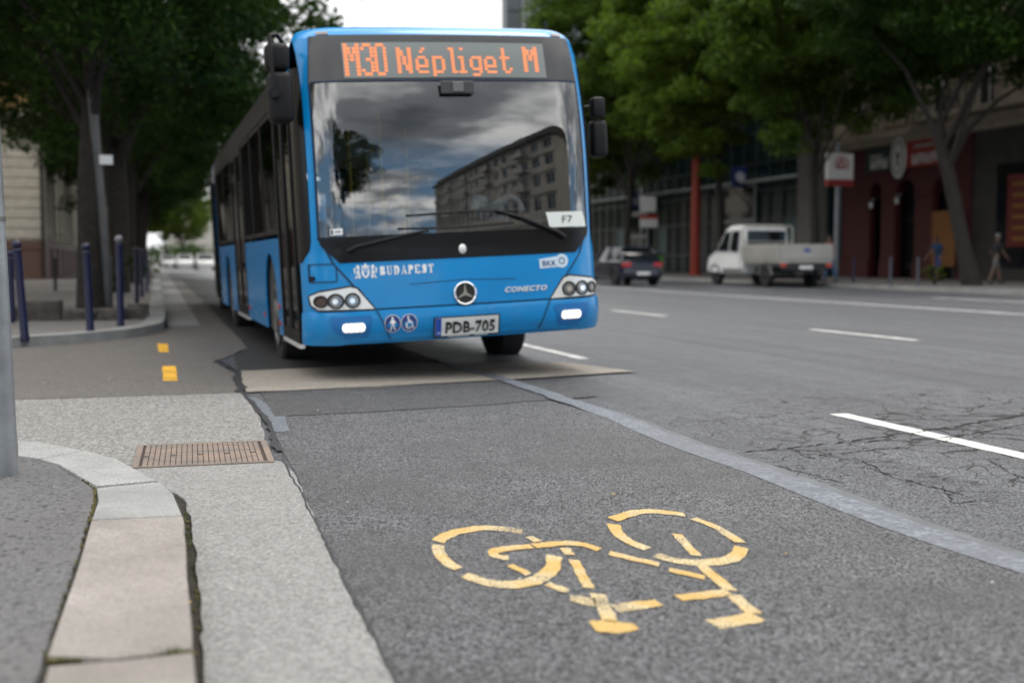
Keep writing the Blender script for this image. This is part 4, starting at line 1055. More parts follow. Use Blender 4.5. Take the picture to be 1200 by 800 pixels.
for pts in ([(-.27, 1.9, .36), (-.27, 1.9, 2.38)], [(-.35, 3.2, .36), (-.35, 3.2, 2.38)], [(.35, 3.6, .36), (.35, 3.6, 2.38)], [(-.42, 5.3, .36), (-.42, 5.3, 2.38)], [(.42, 6.4, .36), (.42, 6.4, 2.38)], [(-.35, 1.9, 2.0), (-.35, 10.4, 2.0)], [(.4, 2.2, 2.0), (.4, 10.4, 2.0)], [(-.42, 8.2, .36), (-.42, 8.2, 2.38)],
            [(-.42, 1.1, .5), (-.42, 1.1, 1.42), (-.38, 1.1, 1.50), (-.30, 1.1, 1.52), (-.24, 1.1, 1.46), (-.24, 1.1, .5)]):
    mb = MB(); mb.tube(pts, .018, 8); mb.build('hand_rail', M_RAIL, bus, smooth=60)
# mirrors, antenna
mr = MB(); mr.bbox((-1.475, .20, 2.50), (-1.285, .38, 2.715), .045, 3); mr.bbox((-1.47, .17, 2.09), (-1.275, .38, 2.49), .05, 3)
mo = mr.build('mirror', M_BLACK, bus, smooth=40); mo['label'] = 'large black double mirror by the door'
mb = MB(); mb.tube([(-1.27, .45, 2.70), (-1.38, .22, 2.78), (-1.445, .14, 2.76), (-1.445, .12, 2.62), (-1.435, .12, 2.34)], .016, 8); mb.lathe([(.0, -.03), (.045, -.03), (.05, 0), (.045, .05), (0, .05)], 'y', 16, (-1.435, .14, 2.32)); mb.build('mirror_arm', M_BLACK, mo, smooth=50)
mr = MB(); mr.bbox((1.335, .40, 1.78), (1.475, .56, 2.10), .04, 3); mr.bbox((1.345, .40, 2.12), (1.465, .54, 2.30), .03, 2)
mo2 = mr.build('mirror', M_BLACK, bus, smooth=40); mo2['label'] = 'smaller black mirror on the driver side'
mb = MB(); mb.tube([(1.24, .5, 2.22), (1.36, .48, 2.22)], .014, 8); mb.build('mirror_arm', M_BLACK, mo2, smooth=50)
mb = MB(); mb.tube([(1.07, .8, 2.84), (1.07, .8, 3.02)], [.02, .012], 8); mb.build('antenna', M_BLACK, bus)
# bellows and rear section
mb = MB(); rows = []
for k in range(25):
    y = 10.6 + k * .075; sc = 1.0 if k % 2 == 0 else .955
    ang = -.05 * k / 24; P = []
    base = section(0, 2.48, 2.84, 21); prof = [Vector((-1.22, 0, .36))] + [Vector((p.x * .97, 0, p.z)) for p in base] + [Vector((1.22, 0, .36))]
    for p in prof: P.append(Vector((p.x * sc + (k / 24) ** 2 * .045, y, .36 + (p.z - .36) * sc)))
    rows.append(P)
mb.grid(rows); mb.build('bellows', M_BELLOW, bus)
rear = empty('rear_section', (.045, 12.42, 0), -.05, bus)
mb = MB(); mb.grid([section(0), section(6.1)])
mb.grid([[Vector((x, 6.1 + .12 * math.sin(t * math.pi) * (1 - (x / HW) ** 2), z)) for x in np.linspace(-HW, HW, 9)] for t, z in zip(np.linspace(0, 1, 7), np.linspace(.3, 2.7, 7))])
mb.build('body', M_BLUE, rear, smooth=40)
door(rear, L, .30, 1.90); panel(rear, L, 1.94, 6.1, .29, 1.20, (2.9,), mat('flank_shade_charcoal', (.02, .022, .026), .4));  # charcoal colour stands in for shade on the blue rear flank
for a, b in ((1.96, 3.3), (3.34, 4.7), (4.74, 6.05)): window(rear, L, a, b)
panel(rear, L, .0, .28, .29, 2.38, (), M_BLACK, 'door_post')
panel(rear, Rr, 0, 6.1, .29, 1.20, (2.9,))
for k in range(4): window(rear, Rr, .02 + k * 1.5, 1.48 + k * 1.5)
for X, zc in ((L, .445), (Rr, .325)): wheel(rear, X, 2.9, zc)
mb = MB(); mb.box((-1.24, 0, .30), (1.24, 6.1, .36)); mb.build('floor', M_INTD, rear)
for X in (L, Rr): panel(rear, X, 0, 6.1, 2.385, 2.52, (), M_BLACK, 'cantrail')
roof_edge_shade(rear, 0, 6.1)
# roof equipment
mb = MB(); mb.bbox((-.75, 3.2, 2.80), (.75, 5.4, 2.98), .08, 3); mb.build('roof_unit', M_ROOFP, bus, smooth=40)
# ---------------------------------------------------------------- trees
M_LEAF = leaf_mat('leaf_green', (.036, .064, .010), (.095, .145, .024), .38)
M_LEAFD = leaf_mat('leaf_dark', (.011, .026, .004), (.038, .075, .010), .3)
M_LEAFL = leaf_mat('leaf_light', (.055, .090, .012), (.125, .175, .03), .42)
M_BARK = mat('bark', (.013, .011, .009), .9, var=(.032, .026, .021), vscale=9, bump=1.0, bscale=26)

def crown_mesh(name, seed, R, z0, z1, nclump, nleaf, leaf, m, flat=.55, hole=.35, cl=.15):
    g = np.random.default_rng(seed); zc = (z0 + z1) / 2; rz = (z1 - z0) / 2
    C = []
    while len(C) < nclump:
        p = g.uniform(-1, 1, 3); r = np.linalg.norm(p)
        if r > 1 or r < hole: continue
        # lopsided outline: boughs reach out in some directions more than in others
        th = math.atan2(p[1], p[0]); lim = .80 + .20 * math.sin(3 * th + seed) * math.cos(2 * p[2] + seed * 1.7) + .06 * math.sin(7 * th)
        if r > lim: continue
        C.append((p[0] * R, p[1] * R, zc + p[2] * rz, r))
    C = np.array(C)
    per = nleaf // nclump
    rad = g.uniform(.4, 1.15, nclump) * R * cl
    ctr = np.repeat(C[:, :3], per, 0); rr = np.repeat(rad, per)
    N = len(ctr); d = g.normal(0, 1, (N, 3)); d /= np.linalg.norm(d, axis=1)[:, None]; d *= (g.uniform(0, 1, N) ** .45)[:, None]
    off = d * rr[:, None]; off[:, 2] *= flat
    # drooping sprays
    off[:, 2] -= .22 * (off[:, 0] ** 2 + off[:, 1] ** 2) / np.maximum(rr, .1)
    P = ctr + off
    L = leaf * g.uniform(.6, 1.35, N); Wd = L * g.uniform(.38, .6, N)
    ax = g.normal(0, 1, (N, 3)); ax[:, 2] = ax[:, 2] * .5 - .35; ax /= np.linalg.norm(ax, axis=1)[:, None]
    up = g.normal(0, .55, (N, 3)) + np.array([0, 0, 1.0]); sd = np.cross(ax, up); sd /= np.linalg.norm(sd, axis=1)[:, None] + 1e-6
    a = ax * (L / 2)[:, None]; b = sd * (Wd / 2)[:, None]
    V = np.stack([P - a, P + b * 1.0 - a * .1, P + a, P - b * 1.0 - a * .1], 1).reshape(-1, 3).astype(np.float32)
    me = bpy.data.meshes.new(name); me.vertices.add(N * 4); me.vertices.foreach_set('co', V.ravel())
    me.loops.add(N * 4); me.loops.foreach_set('vertex_index', np.arange(N * 4, dtype=np.int32))
    me.polygons.add(N); me.polygons.foreach_set('loop_start', np.arange(0, N * 4, 4, dtype=np.int32)); me.polygons.foreach_set('loop_total', np.full(N, 4, dtype=np.int32))
    me.update(calc_edges=True); me.materials.append(m)
    return me, C
def trunk_mesh(name, seed, r0, fork, C, lean=(0, 0), nl=9):
    r = random.Random(seed); mb = MB()
    pts = []; n = 9
    for i in range(n):
        t = i / (n - 1); pts.append((lean[0] * t + .05 * math.sin(t * 5 + seed), lean[1] * t + .05 * math.cos(t * 4 + seed), fork * t - .1 * (i == 0)))
    mb.tube(pts, [r0 * (1.35 if i == 0 else 1.12 if i == 1 else 1.0 - .25 * i / n) for i in range(n)], 14)
    top = Vector(pts[-1]); idx = list(range(len(C))); r.shuffle(idx)
    for k, i in enumerate(idx[:nl]):
        e = Vector(C[i][:3]); s = Vector(pts[-1 - (k % 3)]) if k % 3 else top
        m_ = s.lerp(e, .45) + Vector((0, 0, (e - s).length * .10)); q = s.lerp(m_, .5) + Vector((r.uniform(-.15, .15), r.uniform(-.15, .15), .1))
        rb = r0 * r.uniform(.28, .44)
        mb.tube([s - Vector((0, 0, .25)), q, m_, m_.lerp(e, .5), e], [rb, rb * .85, rb * .62, rb * .4, rb * .15], 8)
        for h in range(3):
            e2 = Vector(C[r.choice(idx)][:3])
            if (e2 - m_).length < 3.2: mb.tube([m_, m_.lerp(e2, .5) + Vector((0, 0, .2)), e2], [rb * .5, rb * .3, rb * .1], 6)
    o = mb.build(name, M_BARK, smooth=50); me = o.data; bpy.data.objects.remove(o); return me
def put_tree(nm, loc, rz, sc, parts, label, group):
    t = thing(nm, label, 'tree', loc, rz, group); t.scale = (sc[0], sc[0], sc[1])
    for n_, me in parts:
        o = bpy.data.objects.new(n_, me); COL.objects.link(o); o.parent = t
    return t
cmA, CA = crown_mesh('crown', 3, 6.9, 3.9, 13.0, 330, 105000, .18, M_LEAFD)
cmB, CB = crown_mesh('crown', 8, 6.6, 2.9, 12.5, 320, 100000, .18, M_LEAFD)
tmA = trunk_mesh('trunk', 3, .20, 4.2, CA, (.15, .2)); tmB = trunk_mesh('trunk', 8, .30, 3.8, CB, (.1, -.2), 10)
TA = [('trunk', tmA), ('crown', cmA)]; TB = [('trunk', tmB), ('crown', cmB)]
GL_ = 'street trees along the left pavement'
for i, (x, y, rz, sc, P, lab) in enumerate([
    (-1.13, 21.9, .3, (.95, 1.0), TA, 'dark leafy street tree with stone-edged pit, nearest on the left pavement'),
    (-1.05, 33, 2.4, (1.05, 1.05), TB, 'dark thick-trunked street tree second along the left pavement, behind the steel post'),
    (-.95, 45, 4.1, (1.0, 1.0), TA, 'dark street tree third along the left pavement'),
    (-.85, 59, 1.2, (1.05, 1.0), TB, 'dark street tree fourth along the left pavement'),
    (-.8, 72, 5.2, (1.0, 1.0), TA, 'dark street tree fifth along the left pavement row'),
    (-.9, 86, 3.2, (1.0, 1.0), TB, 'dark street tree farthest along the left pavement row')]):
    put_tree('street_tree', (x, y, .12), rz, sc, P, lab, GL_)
cmC, CC = crown_mesh('crown', 21, 7.0, 4.8, 18.0, 380, 105000, .25, M_LEAF)
cmD, CD = crown_mesh('crown', 34, 7.0, 4.5, 17.5, 380, 105000, .25, M_LEAFL)
tmC = trunk_mesh('trunk', 21, .21, 5.6, CC, (.2, .3)); tmD = trunk_mesh('trunk', 34, .20, 5.6, CD, (-.1, .2))
TC = [('trunk', tmC), ('crown', cmC)]; TD = [('trunk', tmD), ('crown', cmD)]
GR_ = 'street trees along the far pavement'
tmE = trunk_mesh('trunk', 55, .26, 5.4, CC, (-1.3, .4), 7)
cmE, CE = crown_mesh('crown', 55, 6.8, 6.1, 15.0, 260, 90000, .20, M_LEAFD)
TE = [('trunk', tmE), ('crown', cmE)]
for i, (x, y, rz, sc, P, lab) in enumerate([
    (25.6, 33.2, 0, (1.0, .96), TE, 'big leaning dark-barked tree before the red shop, at the right edge'),
    (24.6, 41.4, .5, (.85, .98), TC, 'thin-trunked green street tree beside the red and white sign, behind the pickup'),
    (25.0, 50.5, 2.0, (1.0, 1.0), TD, 'bright green street tree with slender trunk beside the orange-red post'),
    (25.0, 62, 4.0, (1.0, 1.05), TC, 'green street tree above the dark blue hatchback'),
    (25.2, 73, 1.0, (1.05, .88), TD, 'light green street tree just right of the bus roof'),
    (25.2, 86, 3.3, (1.0, .93), TC, 'green street tree partly hidden by the bus, farthest of the right row')]):
    put_tree('street_tree', (x, y, .12), rz, sc, P, lab, GR_)
# across the end of the street
for i, (x, y, s, P, lab) in enumerate([(-1.5, 108, .9, TD, 'sunlit pale green tree far down the street on the left kerb'), (3.6, 172, .7, TD, 'bright green tree filling the street end, in front of the pale house'), (1.0, 150, .85, TD, 'small light green tree far off above the white cars'), (-2.6, 160, 1.0, TC, 'green tree far down the left pavement')]):
    put_tree('street_tree', (x, y, .1), i * 1.3, (s, s * .85), P, lab, 'trees at the far end of the street')
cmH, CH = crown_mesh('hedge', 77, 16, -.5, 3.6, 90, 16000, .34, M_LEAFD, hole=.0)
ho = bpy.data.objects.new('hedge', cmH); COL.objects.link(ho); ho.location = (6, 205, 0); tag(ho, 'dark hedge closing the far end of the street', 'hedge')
# trees behind the camera (seen in the windscreen)
for x, y, s, rz, lab in ((-1.6, -11, .8, 1.0, 'dark tree at the kerb behind the viewer, mirrored in the windscreen'),):
    put_tree('street_tree', (x, y, .12), rz, (s, s), TB, lab, None)

# ---------------------------------------------------------------- buildings
def facade(mb, O, U, W, H, wins, depth=.25, z0=0.0):
    """wall in the plane O + u*U, z up, with rectangular openings (u0,z0,u1,z1) and their reveals; outward normal = U x Z"""
    O = Vector(O); U = Vector(U).normalized(); Nn = Vector((U.y, -U.x, 0))
    us = sorted(set([0, W] + [w[0] for w in wins] + [w[2] for w in wins])); zs = sorted(set([z0, H] + [w[1] for w in wins] + [w[3] for w in wins]))
    pt = lambda u, z, d=0: O + U * u + Vector((0, 0, z)) - Nn * d
    for i in range(len(us) - 1):
        for j in range(len(zs) - 1):
            uc, zc = (us[i] + us[i + 1]) / 2, (zs[j] + zs[j + 1]) / 2
            if any(w[0] < uc < w[2] and w[1] < zc < w[3] for w in wins): continue
            mb.add([pt(us[i], zs[j]), pt(us[i + 1], zs[j]), pt(us[i + 1], zs[j + 1]), pt(us[i], zs[j + 1])], [(0, 1, 2, 3)])
    for a, b, c, d in wins:
        P = [(a, b), (c, b), (c, d), (a, d)]
        for k in range(4):
            p, q = P[k], P[(k + 1) % 4]; mb.add([pt(*p), pt(*q), pt(*q, depth), pt(*p, depth)], [(0, 1, 2, 3)])
    return pt
def wframe(name, pt, w, m_frame, m_glass, parent, depth=.2, mull=1, trans=1, fw=.07):
    a, b, c, d = w; mb = MB()
    def bar(u0, z0, u1, z1):
        p = [pt(u0, z0, depth - .05), pt(u1, z0, depth - .05), pt(u1, z1, depth - .05), pt(u0, z1, depth - .05)] + [pt(u0, z0, depth), pt(u1, z0, depth), pt(u1, z1, depth), pt(u0, z1, depth)]
        mb.add(p, [(0, 1, 2, 3), (7, 6, 5, 4), (0, 4, 5, 1), (1, 5, 6, 2), (2, 6, 7, 3), (3, 7, 4, 0)])
    bar(a, b, a + fw, d); bar(c - fw, b, c, d); bar(a + fw, b, c - fw, b + fw); bar(a + fw, d - fw, c - fw, d)
    for k in range(mull): u = a + (c - a) * (k + 1) / (mull + 1); bar(u - fw / 2, b + fw, u + fw / 2, d - fw)
    if trans: z = b + (d - b) * .68; bar(a + fw, z - fw / 2 + .001, c - fw, z + fw / 2)
    f = mb.build(name, m_frame, parent)
    mb = MB(); mb.add([pt(a, b, depth - .02), pt(c, b, depth - .02), pt(c, d, depth - .02), pt(a, d, depth - .02)], [(0, 1, 2, 3)]); mb.build('pane', m_glass, f)
    return f
M_WGLASS = mat('window_glass', (.012, .014, .017), .05, spec=.5)
M_LIME = mat('limestone', (.54, .49, .41), .85, var=(.42, .38, .31), vscale=2.2, bump=.35, bscale=14)
M_LIMED = mat('limestone_trim', (.56, .52, .44), .8, var=(.46, .42, .35), vscale=3, bump=.3, bscale=14)
M_PLINTH = mat('red_granite', (.105, .052, .038), .6, var=(.16, .09, .07), vscale=18)
M_OCHRE = mat('ochre_stucco', (.50, .33, .13), .85, var=(.42, .28, .12), vscale=2)
M_FRAMEW = mat('window_frame_white', (.62, .61, .58), .5)
M_FRAMED = mat('window_frame_dark', (.06, .05, .045), .5)
# stone building on the left, long front along the street and a short front to the side street
sb = thing('stone_building', 'pale rusticated stone building with red-brown plinth behind the left pavement', 'building', (-4.75, 54.5, .12))
HT = 6.6
wins = [(3.2 + k * 3.4, 2.2, 4.35 + k * 3.4, 5.3) for k in range(16)]; bas = [(3.3 + k * 3.4, .35, 4.2 + k * 3.4, 1.2) for k in range(16)]
mb = MB(); pt1 = facade(mb, (0, 0, 0), (0, 1, 0), 60, HT, wins + bas, .3)
swins = [(-9.6 + k * 0 + 12 - 4.2 * (k + 1), 2.2, -9.6 + 12 - 4.2 * (k + 1) + 1.2, 5.3) for k in range(0)]
mb2 = MB()
pt2 = facade(mb, (-14, 0, 0), (1, 0, 0), 14, HT, [(1.4, 2.2, 2.6, 5.3), (4.8, 2.2, 6.0, 5.3), (8.2, 2.2, 9.4, 5.3), (11.4, 2.2, 12.4, 5.3)], .3)
mb.add([(-14, 0, HT), (0, 0, HT), (0, 60, HT), (-14, 60, HT), (-14, 60, 0), (0, 60, 0), (-14, 0, 0)], [(0, 1, 2, 3), (3, 2, 5, 4), (0, 3, 4, 6)])
wall = mb.build('wall', M_LIME, sb)
for w in wins: wframe('window', pt1, w, M_FRAMED, M_WGLASS, sb, .26, 1, 1)
for w in bas: wframe('window', pt1, w, M_FRAMED, M_WGLASS, sb, .26, 1, 0)
for w in ((1.4, 2.2, 2.6, 5.3), (4.8, 2.2, 6.0, 5.3), (8.2, 2.2, 9.4, 5.3), (11.4, 2.2, 12.4, 5.3)): wframe('window', pt2, w, M_FRAMED, M_WGLASS, sb, .26, 1, 1)
for y0 in (-.12, 25, 50):
    mb = MB()
    mb.box((-1.50 if y0 < 0 else -.05, y0 + .05, 1.66), (.07, y0 + 1.95, 6.4))
    for k in range(11):
        z = 1.72 + k * .425; mb.bbox((-1.55 if y0 < 0 else -.05, y0, z), (.14, y0 + 2.0, z + .37), .03, 1)
    mb.build('quoin', M_LIMED, sb)
for u0, u1 in [(2.0, 3.1)] + [(4.45 + k * 3.4, 6.5 + k * 3.4) for k in range(15)]:
    mb = MB(); mb.box((.003, u0 + .02, 1.7), (.02, u1 - .02, 6.3))
    for z in np.arange(1.75, 6.3, .46): mb.box((0.004, u0, z), (.05, u1, z + .40))
    mb.build('rusticated_pier', M_LIMED, sb)
mb = MB(); mb.bbox((-14.1, -.18, .0), (.18, 60, 1.25), .02, 1); 
pl_ = MB(); pl_.box((-14.1, -.16, 0), (-.0, .0, 1.32)); pl_.box((.003, -.16, 0), (.16, 3.0, 1.32))
for k in range(16): pl_.box((.003, 4.5 + k * 3.4, 0), (.16, 6.4 + k * 3.4 if k < 15 else 60, 1.32))
pl_.box((-14.1, -.2, 1.32), (.2, 60, 1.62)); pl_.build('plinth', M_PLINTH, sb)
mb = MB(); mb.box((-14.2, -.30, HT), (.30, 60.1, HT + .22)); mb.box((-14.4, -.55, HT + .22), (.55, 60.3, HT + .45)); mb.box((-14.2, -.22, HT - .5), (.22, 60.1, HT - .38)); mb.build('cornice', M_LIMED, sb)
for w in wins:
    mb = MB(); mb.box((.0, w[0] - .2, w[1] - .22), (.16, w[2] + .2, w[1])); mb.build('window_sill', M_LIMED, sb)
    mb = MB(); mb.box((.0, w[0] - .2, w[3]), (.14, w[2] + .2, w[3] + .3)); mb.build('lintel', M_LIMED, sb)
mb = MB(); p3 = facade(mb, (-.6, 2.5, HT + .45), (0, 1, 0), 57, 8.2, [(2 + k * 3.4, 1.5, 3.3 + k * 3.4, 4.2) for k in range(16)], .25)
facade(mb, (-13, 2.5, HT + .45), (1, 0, 0), 12.4, 8.2, [], .2); mb.build('upper_wall', M_OCHRE, sb)
for k in range(16): wframe('window', p3, (2 + k * 3.4, 1.5, 3.3 + k * 3.4, 4.2), M_FRAMEW, M_WGLASS, sb, .2)
mb = MB(); mb.tube([(.14, -.25, .1), (.14, -.25, 6.4)], .07, 8); mb.build('drainpipe', M_BARK, sb)
# pale building closing the far end of the street
def plain_block(name, label, loc, w, d, h, m, rows, cols, rz=0, sill=2.0):
    b = thing(name, label, 'building', loc, rz)
    ww = w / cols; hh = h / rows
    wl = [(c * ww + ww * .28, r * hh + hh * .3, c * ww + ww * .72, r * hh + hh * .8) for c in range(cols) for r in range(rows)]
    mb = MB(); p = facade(mb, (0, 0, 0), (1, 0, 0), w, h, wl, .25)
    mb.add([(0, 0, h), (w, 0, h), (w, d, h), (0, d, h), (0, d, 0), (w, d, 0), (0, 0, 0), (w, 0, 0)], [(0, 1, 2, 3), (3, 2, 5, 4), (0, 3, 4, 6), (1, 7, 5, 2)])
    mb.build('wall', m, b)
    for q in wl: wframe('window', p, q, M_FRAMEW, M_WGLASS, b, .2, 1, 0)
    mb = MB(); mb.box((-.4, -.4, h), (w + .4, d, h + .5)); mb.build('cornice', M_LIMED, b)
    return b
M_PALEW = mat('pale_stucco', (.55, .52, .46), .85, var=(.47, .44, .39), vscale=.5)
plain_block('apartment_house', 'pale apartment house closing the far end of the street', (2, 230, 0), 46, 12, 11, M_PALEW, 3, 13)
# glass office building on the right
M_CURTAIN = mat('curtain_glass', (.008, .020, .023), .18, spec=.3, var=(.014, .030, .033), vscale=.6)
M_MULL = mat('mullion_grey', (.07, .085, .09), .4, .5)
M_CANOPY = mat('canopy_light', (.42, .45, .45), .5)
M_TEAL = mat('teal_panel', (.05, .115, .12), .5, var=(.035, .09, .095), vscale=1.5)
gb = thing('glass_office', 'dark glass office building with thin pale ledge behind the far trees', 'building', (32.0, 52.6, .12))
Lg = 52.0; Hg = 27.0
mb = MB(); mb.add([(0, 0, 0), (0, Lg, 0), (0, Lg, Hg), (0, 0, Hg), (14, 0, 0), (14, 0, Hg), (14, Lg, 0), (14, Lg, Hg)], [(0, 1, 2, 3), (0, 3, 5, 4), (1, 6, 7, 2), (3, 2, 7, 5)]); mb.build('curtain_wall', M_CURTAIN, gb)
mb = MB()
for k in range(36): mb.box((-.10, k * 1.5 - .03 if k else 0, 0), (-.003, k * 1.5 + .03, Hg))
mb.build('mullion', M_MULL, gb)
mb = MB()
for z in (1.1, 3.0, 4.6, 6.1, 7.8, 9.4, 11, 12.6, 14.2, 15.8, 17.4, 19, 20.6, 22.2, 23.8, 25.4): mb.box((-.09, 0, z - .04), (-.004, Lg, z + .04))
mb.build('transom', M_MULL, gb)
mb = MB(); mb.bbox((-.75, 0, 5.05), (-.11, Lg, 5.17), .02, 1); mb.build('ledge', M_CANOPY, gb)
for k in (2, 7, 13, 18, 26):
    mb = MB(); mb.box((-.06, k * 1.5 + .05, 1.2), (-.005, k * 1.5 + 1.45, 2.9)); mb.build('infill_panel', M_TEAL, gb)
M_DOORF = mat('door_frame_pale', (.26, .28, .29), .4)
for yy_, hh, ww in ((22.5, 4.1, 3.6), (7.3, 5.2, 4.2)):
    mb = MB()
    for a in ((0, 0, .22, hh), (ww - .22, 0, ww, hh), (.22, hh - .3, ww - .22, hh), (.22, hh * .56, ww - .22, hh * .56 + .2)):
        mb.box((-.22, yy_ + a[0], a[1]), (-.105, yy_ + a[2], a[3]))
    dd = mb.build('entrance', M_DOORF, gb)
    mb = MB(); mb.box((-.13, yy_ + .22, 0), (-.11, yy_ + ww - .22, hh - .3)); mb.build('door_pane', M_WGLASS, dd)
    mb = MB(); mb.box((-.16, yy_ + ww * .5 - .05, 0), (-.132, yy_ + ww * .5 + .05, hh * .56)); mb.build('door_stile', M_DOORF, dd)
mb = MB(); mb.bbox((-.9, -.0, 0), (-.12, 1.6, 8.0), .03, 1); mb.build('pier', mat('pier_concrete', (.20, .185, .165), .8, var=(.15, .14, .125), vscale=3), gb)
# tall dark pylon behind the bus
py = thing('pylon_tower', 'tall dark grey slab tower rising behind the bus roof', 'tower', (32.2, 110.5, 0))
mb = MB(); mb.bbox((0, 0, 0), (3.0, 1.7, 40), .05, 1); mb.build('shaft', mat('shaft_grey', (.10, .11, .12), .5), py)
mb = MB()
for k in range(12): mb.box((-.01, -.06, 2 + k * 3.2), (3.01, 0, 2.12 + k * 3.2))
mb.build('joint_band', M_MULL, py)
# beige town house with the red shop
M_BEIGE = mat('beige_render', (.44, .36, .275), .85, var=(.35, .29, .22), vscale=1.6, bump=.2, bscale=12)
M_BEIGET = mat('beige_trim', (.36, .30, .235), .8, var=(.28, .23, .18), vscale=3)
M_REDP = mat('shop_red', (.075, .007, .008), .6, var=(.052, .006, .006), vscale=5)
M_SHOPD = mat('shop_dark', (.012, .012, .012), .4)
th = thing('town_house', 'beige town house with iron balconies over a red arched shop front', 'building', (32.0, 52.4, .12))
# local u runs towards the camera (-y)
up = [(1.6 + k * 3.0, 7.0, 2.9 + k * 3.0, 9.4) for k in range(9)] + [(1.6 + k * 3.0, 11.2, 2.9 + k * 3.0, 13.6) for k in range(9)] + [(1.6 + k * 3.0, 15.2, 2.9 + k * 3.0, 17.4) for k in range(9)]
mb = MB(); ptt = facade(mb, (0, 0, 0), (0, -1, 0), 28, 20, up, .3, 6.2)
mb.v = [(-x if 0 else x, y, z) for x, y, z in mb.v]
mb.add([(0, 0, 6.2), (12, 0, 6.2), (12, 0, 20), (0, 0, 20), (12, -28, 20), (0, -28, 20)], [(0, 1, 2, 3), (3, 2, 4, 5)]); mb.build('wall', M_BEIGE, th)
# facade() takes outward = U x Z; with U=-y that is -x: towards the road
for w in up: wframe('window', ptt, w, M_FRAMEW, M_WGLASS, th, .25, 1, 1, .09)
for w in up:
    mb = MB(); mb.box((-.16, -w[2] - .18, w[1] - .16), (-.0, -w[0] + .18, w[1])); mb.box((-.2, -w[2] - .25, w[3] + .1), (0, -w[0] + .25, w[3] + .32))
    for uu in (w[0] - .18, w[2]): mb.box((-.07, -uu - .18, w[1]), (0, -uu, w[3] + .1))
    mb.build('window_surround', M_BEIGET, th)
mb = MB(); mb.box((-.55, -28, 6.3), (.0, 0, 6.6)); mb.box((-.35, -28, 6.0), (0, 0, 6.3)); mb.box((-.3, -28, 10.3), (0, 0, 10.55)); mb.box((-.7, -28.3, 20), (.2, .3, 20.5)); mb.build('cornice', M_BEIGET, th)
# ground floor: red piers with arches
bays = [(3.5, 4.45), (5.5, 7.0), (8.2, 9.9)]; zt = 4.65
mb = MB()
edges = [1.2] + [e for b in bays for e in b] + [10.7]
for k in range(0, len(edges), 2):
    a, b = edges[k], edges[k + 1]; mb.box((-.14, -b, 0), (.2, -a, zt - .9)); mb.box((-.22, -b - .04, 0), (.17, -a + .04, .75)); mb.box((-.2, -b - .03, zt - 1.05), (.17, -a + .03, zt - .9))
for a, b in bays:  # arched heads
    n = 14; c = (a + b) / 2; r = (b - a) / 2
    P = [(a, zt - .9)] + [(c - r * math.cos(t), zt - .9 + .62 * math.sin(t)) for t in np.linspace(0, math.pi, n)] + [(b, zt - .9), (b, zt), (a, zt)]
    mb.prism(P[1:-3] + [(b, zt), (a, zt)], lambda u, z, h: Vector((-.14 + h, -u, z)), .34)
for k in range(0, len(edges), 2): mb.box((-.14, -edges[k + 1], zt - .9), (.5, -edges[k], zt))
mb.box((-.14, -10.7, zt), (.5, -1.2, 6.0)); mb.build('shop_front', M_REDP, th)
mb = MB(); mb.box((.51, -10.7, 0), (.60, 0, 6.0)); mb.build('shop_window', M_SHOPD, th)
mb = MB()
for a, b in bays:
    mb.box((.40, -b, .5), (.46, -a, .6)); mb.box((.40, -(a + b) / 2 - .04, .6), (.46, -(a + b) / 2 + .04, 3.9)); mb.box((.40, -b, 2.6), (.46, -a, 2.7))
mb.build('shop_glazing_bar', M_FRAMED, th)
mb = MB(); mb.box((-.03, -28, 0), (.0, -10.7, 6.0)); mb.build('ground_floor', mat('dark_shopfront', (.03, .028, .027), .5, var=(.05, .045, .04), vscale=2), th)
mb = MB()
for a in ((12.2, 14.4), (15.2, 17.6), (18.4, 21), (22, 25)): mb.box((-.06, -a[1], .5), (-.033, -a[0], 4.6))
mb.build('shop_pane', M_WGLASS, th)
for (u, z) in ((5.9, 3.3), (3.9, 3.2)):
    mb = MB(); mb.lathe([(.04, 0), (.08, .04), (.09, .22), (.04, .30)], 'z', 12, (-.32, -u + .0, z)); mb.box((-.3, -u - .02, z + .4), (-.13, -u + .02, z + .44)); mb.build('wall_lamp', mat('lamp_white', (.6, .6, .56), .4), th)
def balcony(u0, u1, z, zt_):
    mb = MB(); mb.box((-1.1, -u1, z - .22), (-.003, -u0, z)); b = mb.build('balcony', M_BEIGET, th)
    mb = MB(); n = int((u1 - u0) / .13)
    for k in range(n + 1):
        u = u0 + (u1 - u0) * k / n; mb.box((-1.07, -u - .012, z), (-1.045, -u + .012, z + 1.0))
    for k in range(8): mb.box((-1.05 + k * .13, -u0 - .02, z), (-1.03 + k * .13, -u0, z + 1.0)); mb.box((-1.05 + k * .13, -u1, z), (-1.03 + k * .13, -u1 + .02, z + 1.0))
    mb.box((-1.09, -u1, z + 1.0), (-1.03, -u0, z + 1.05)); mb.build('railing', M_SHOPD, b)
balcony(7.0, 9.8, 6.9, 0); balcony(10.2, 15.6, 6.9, 0)
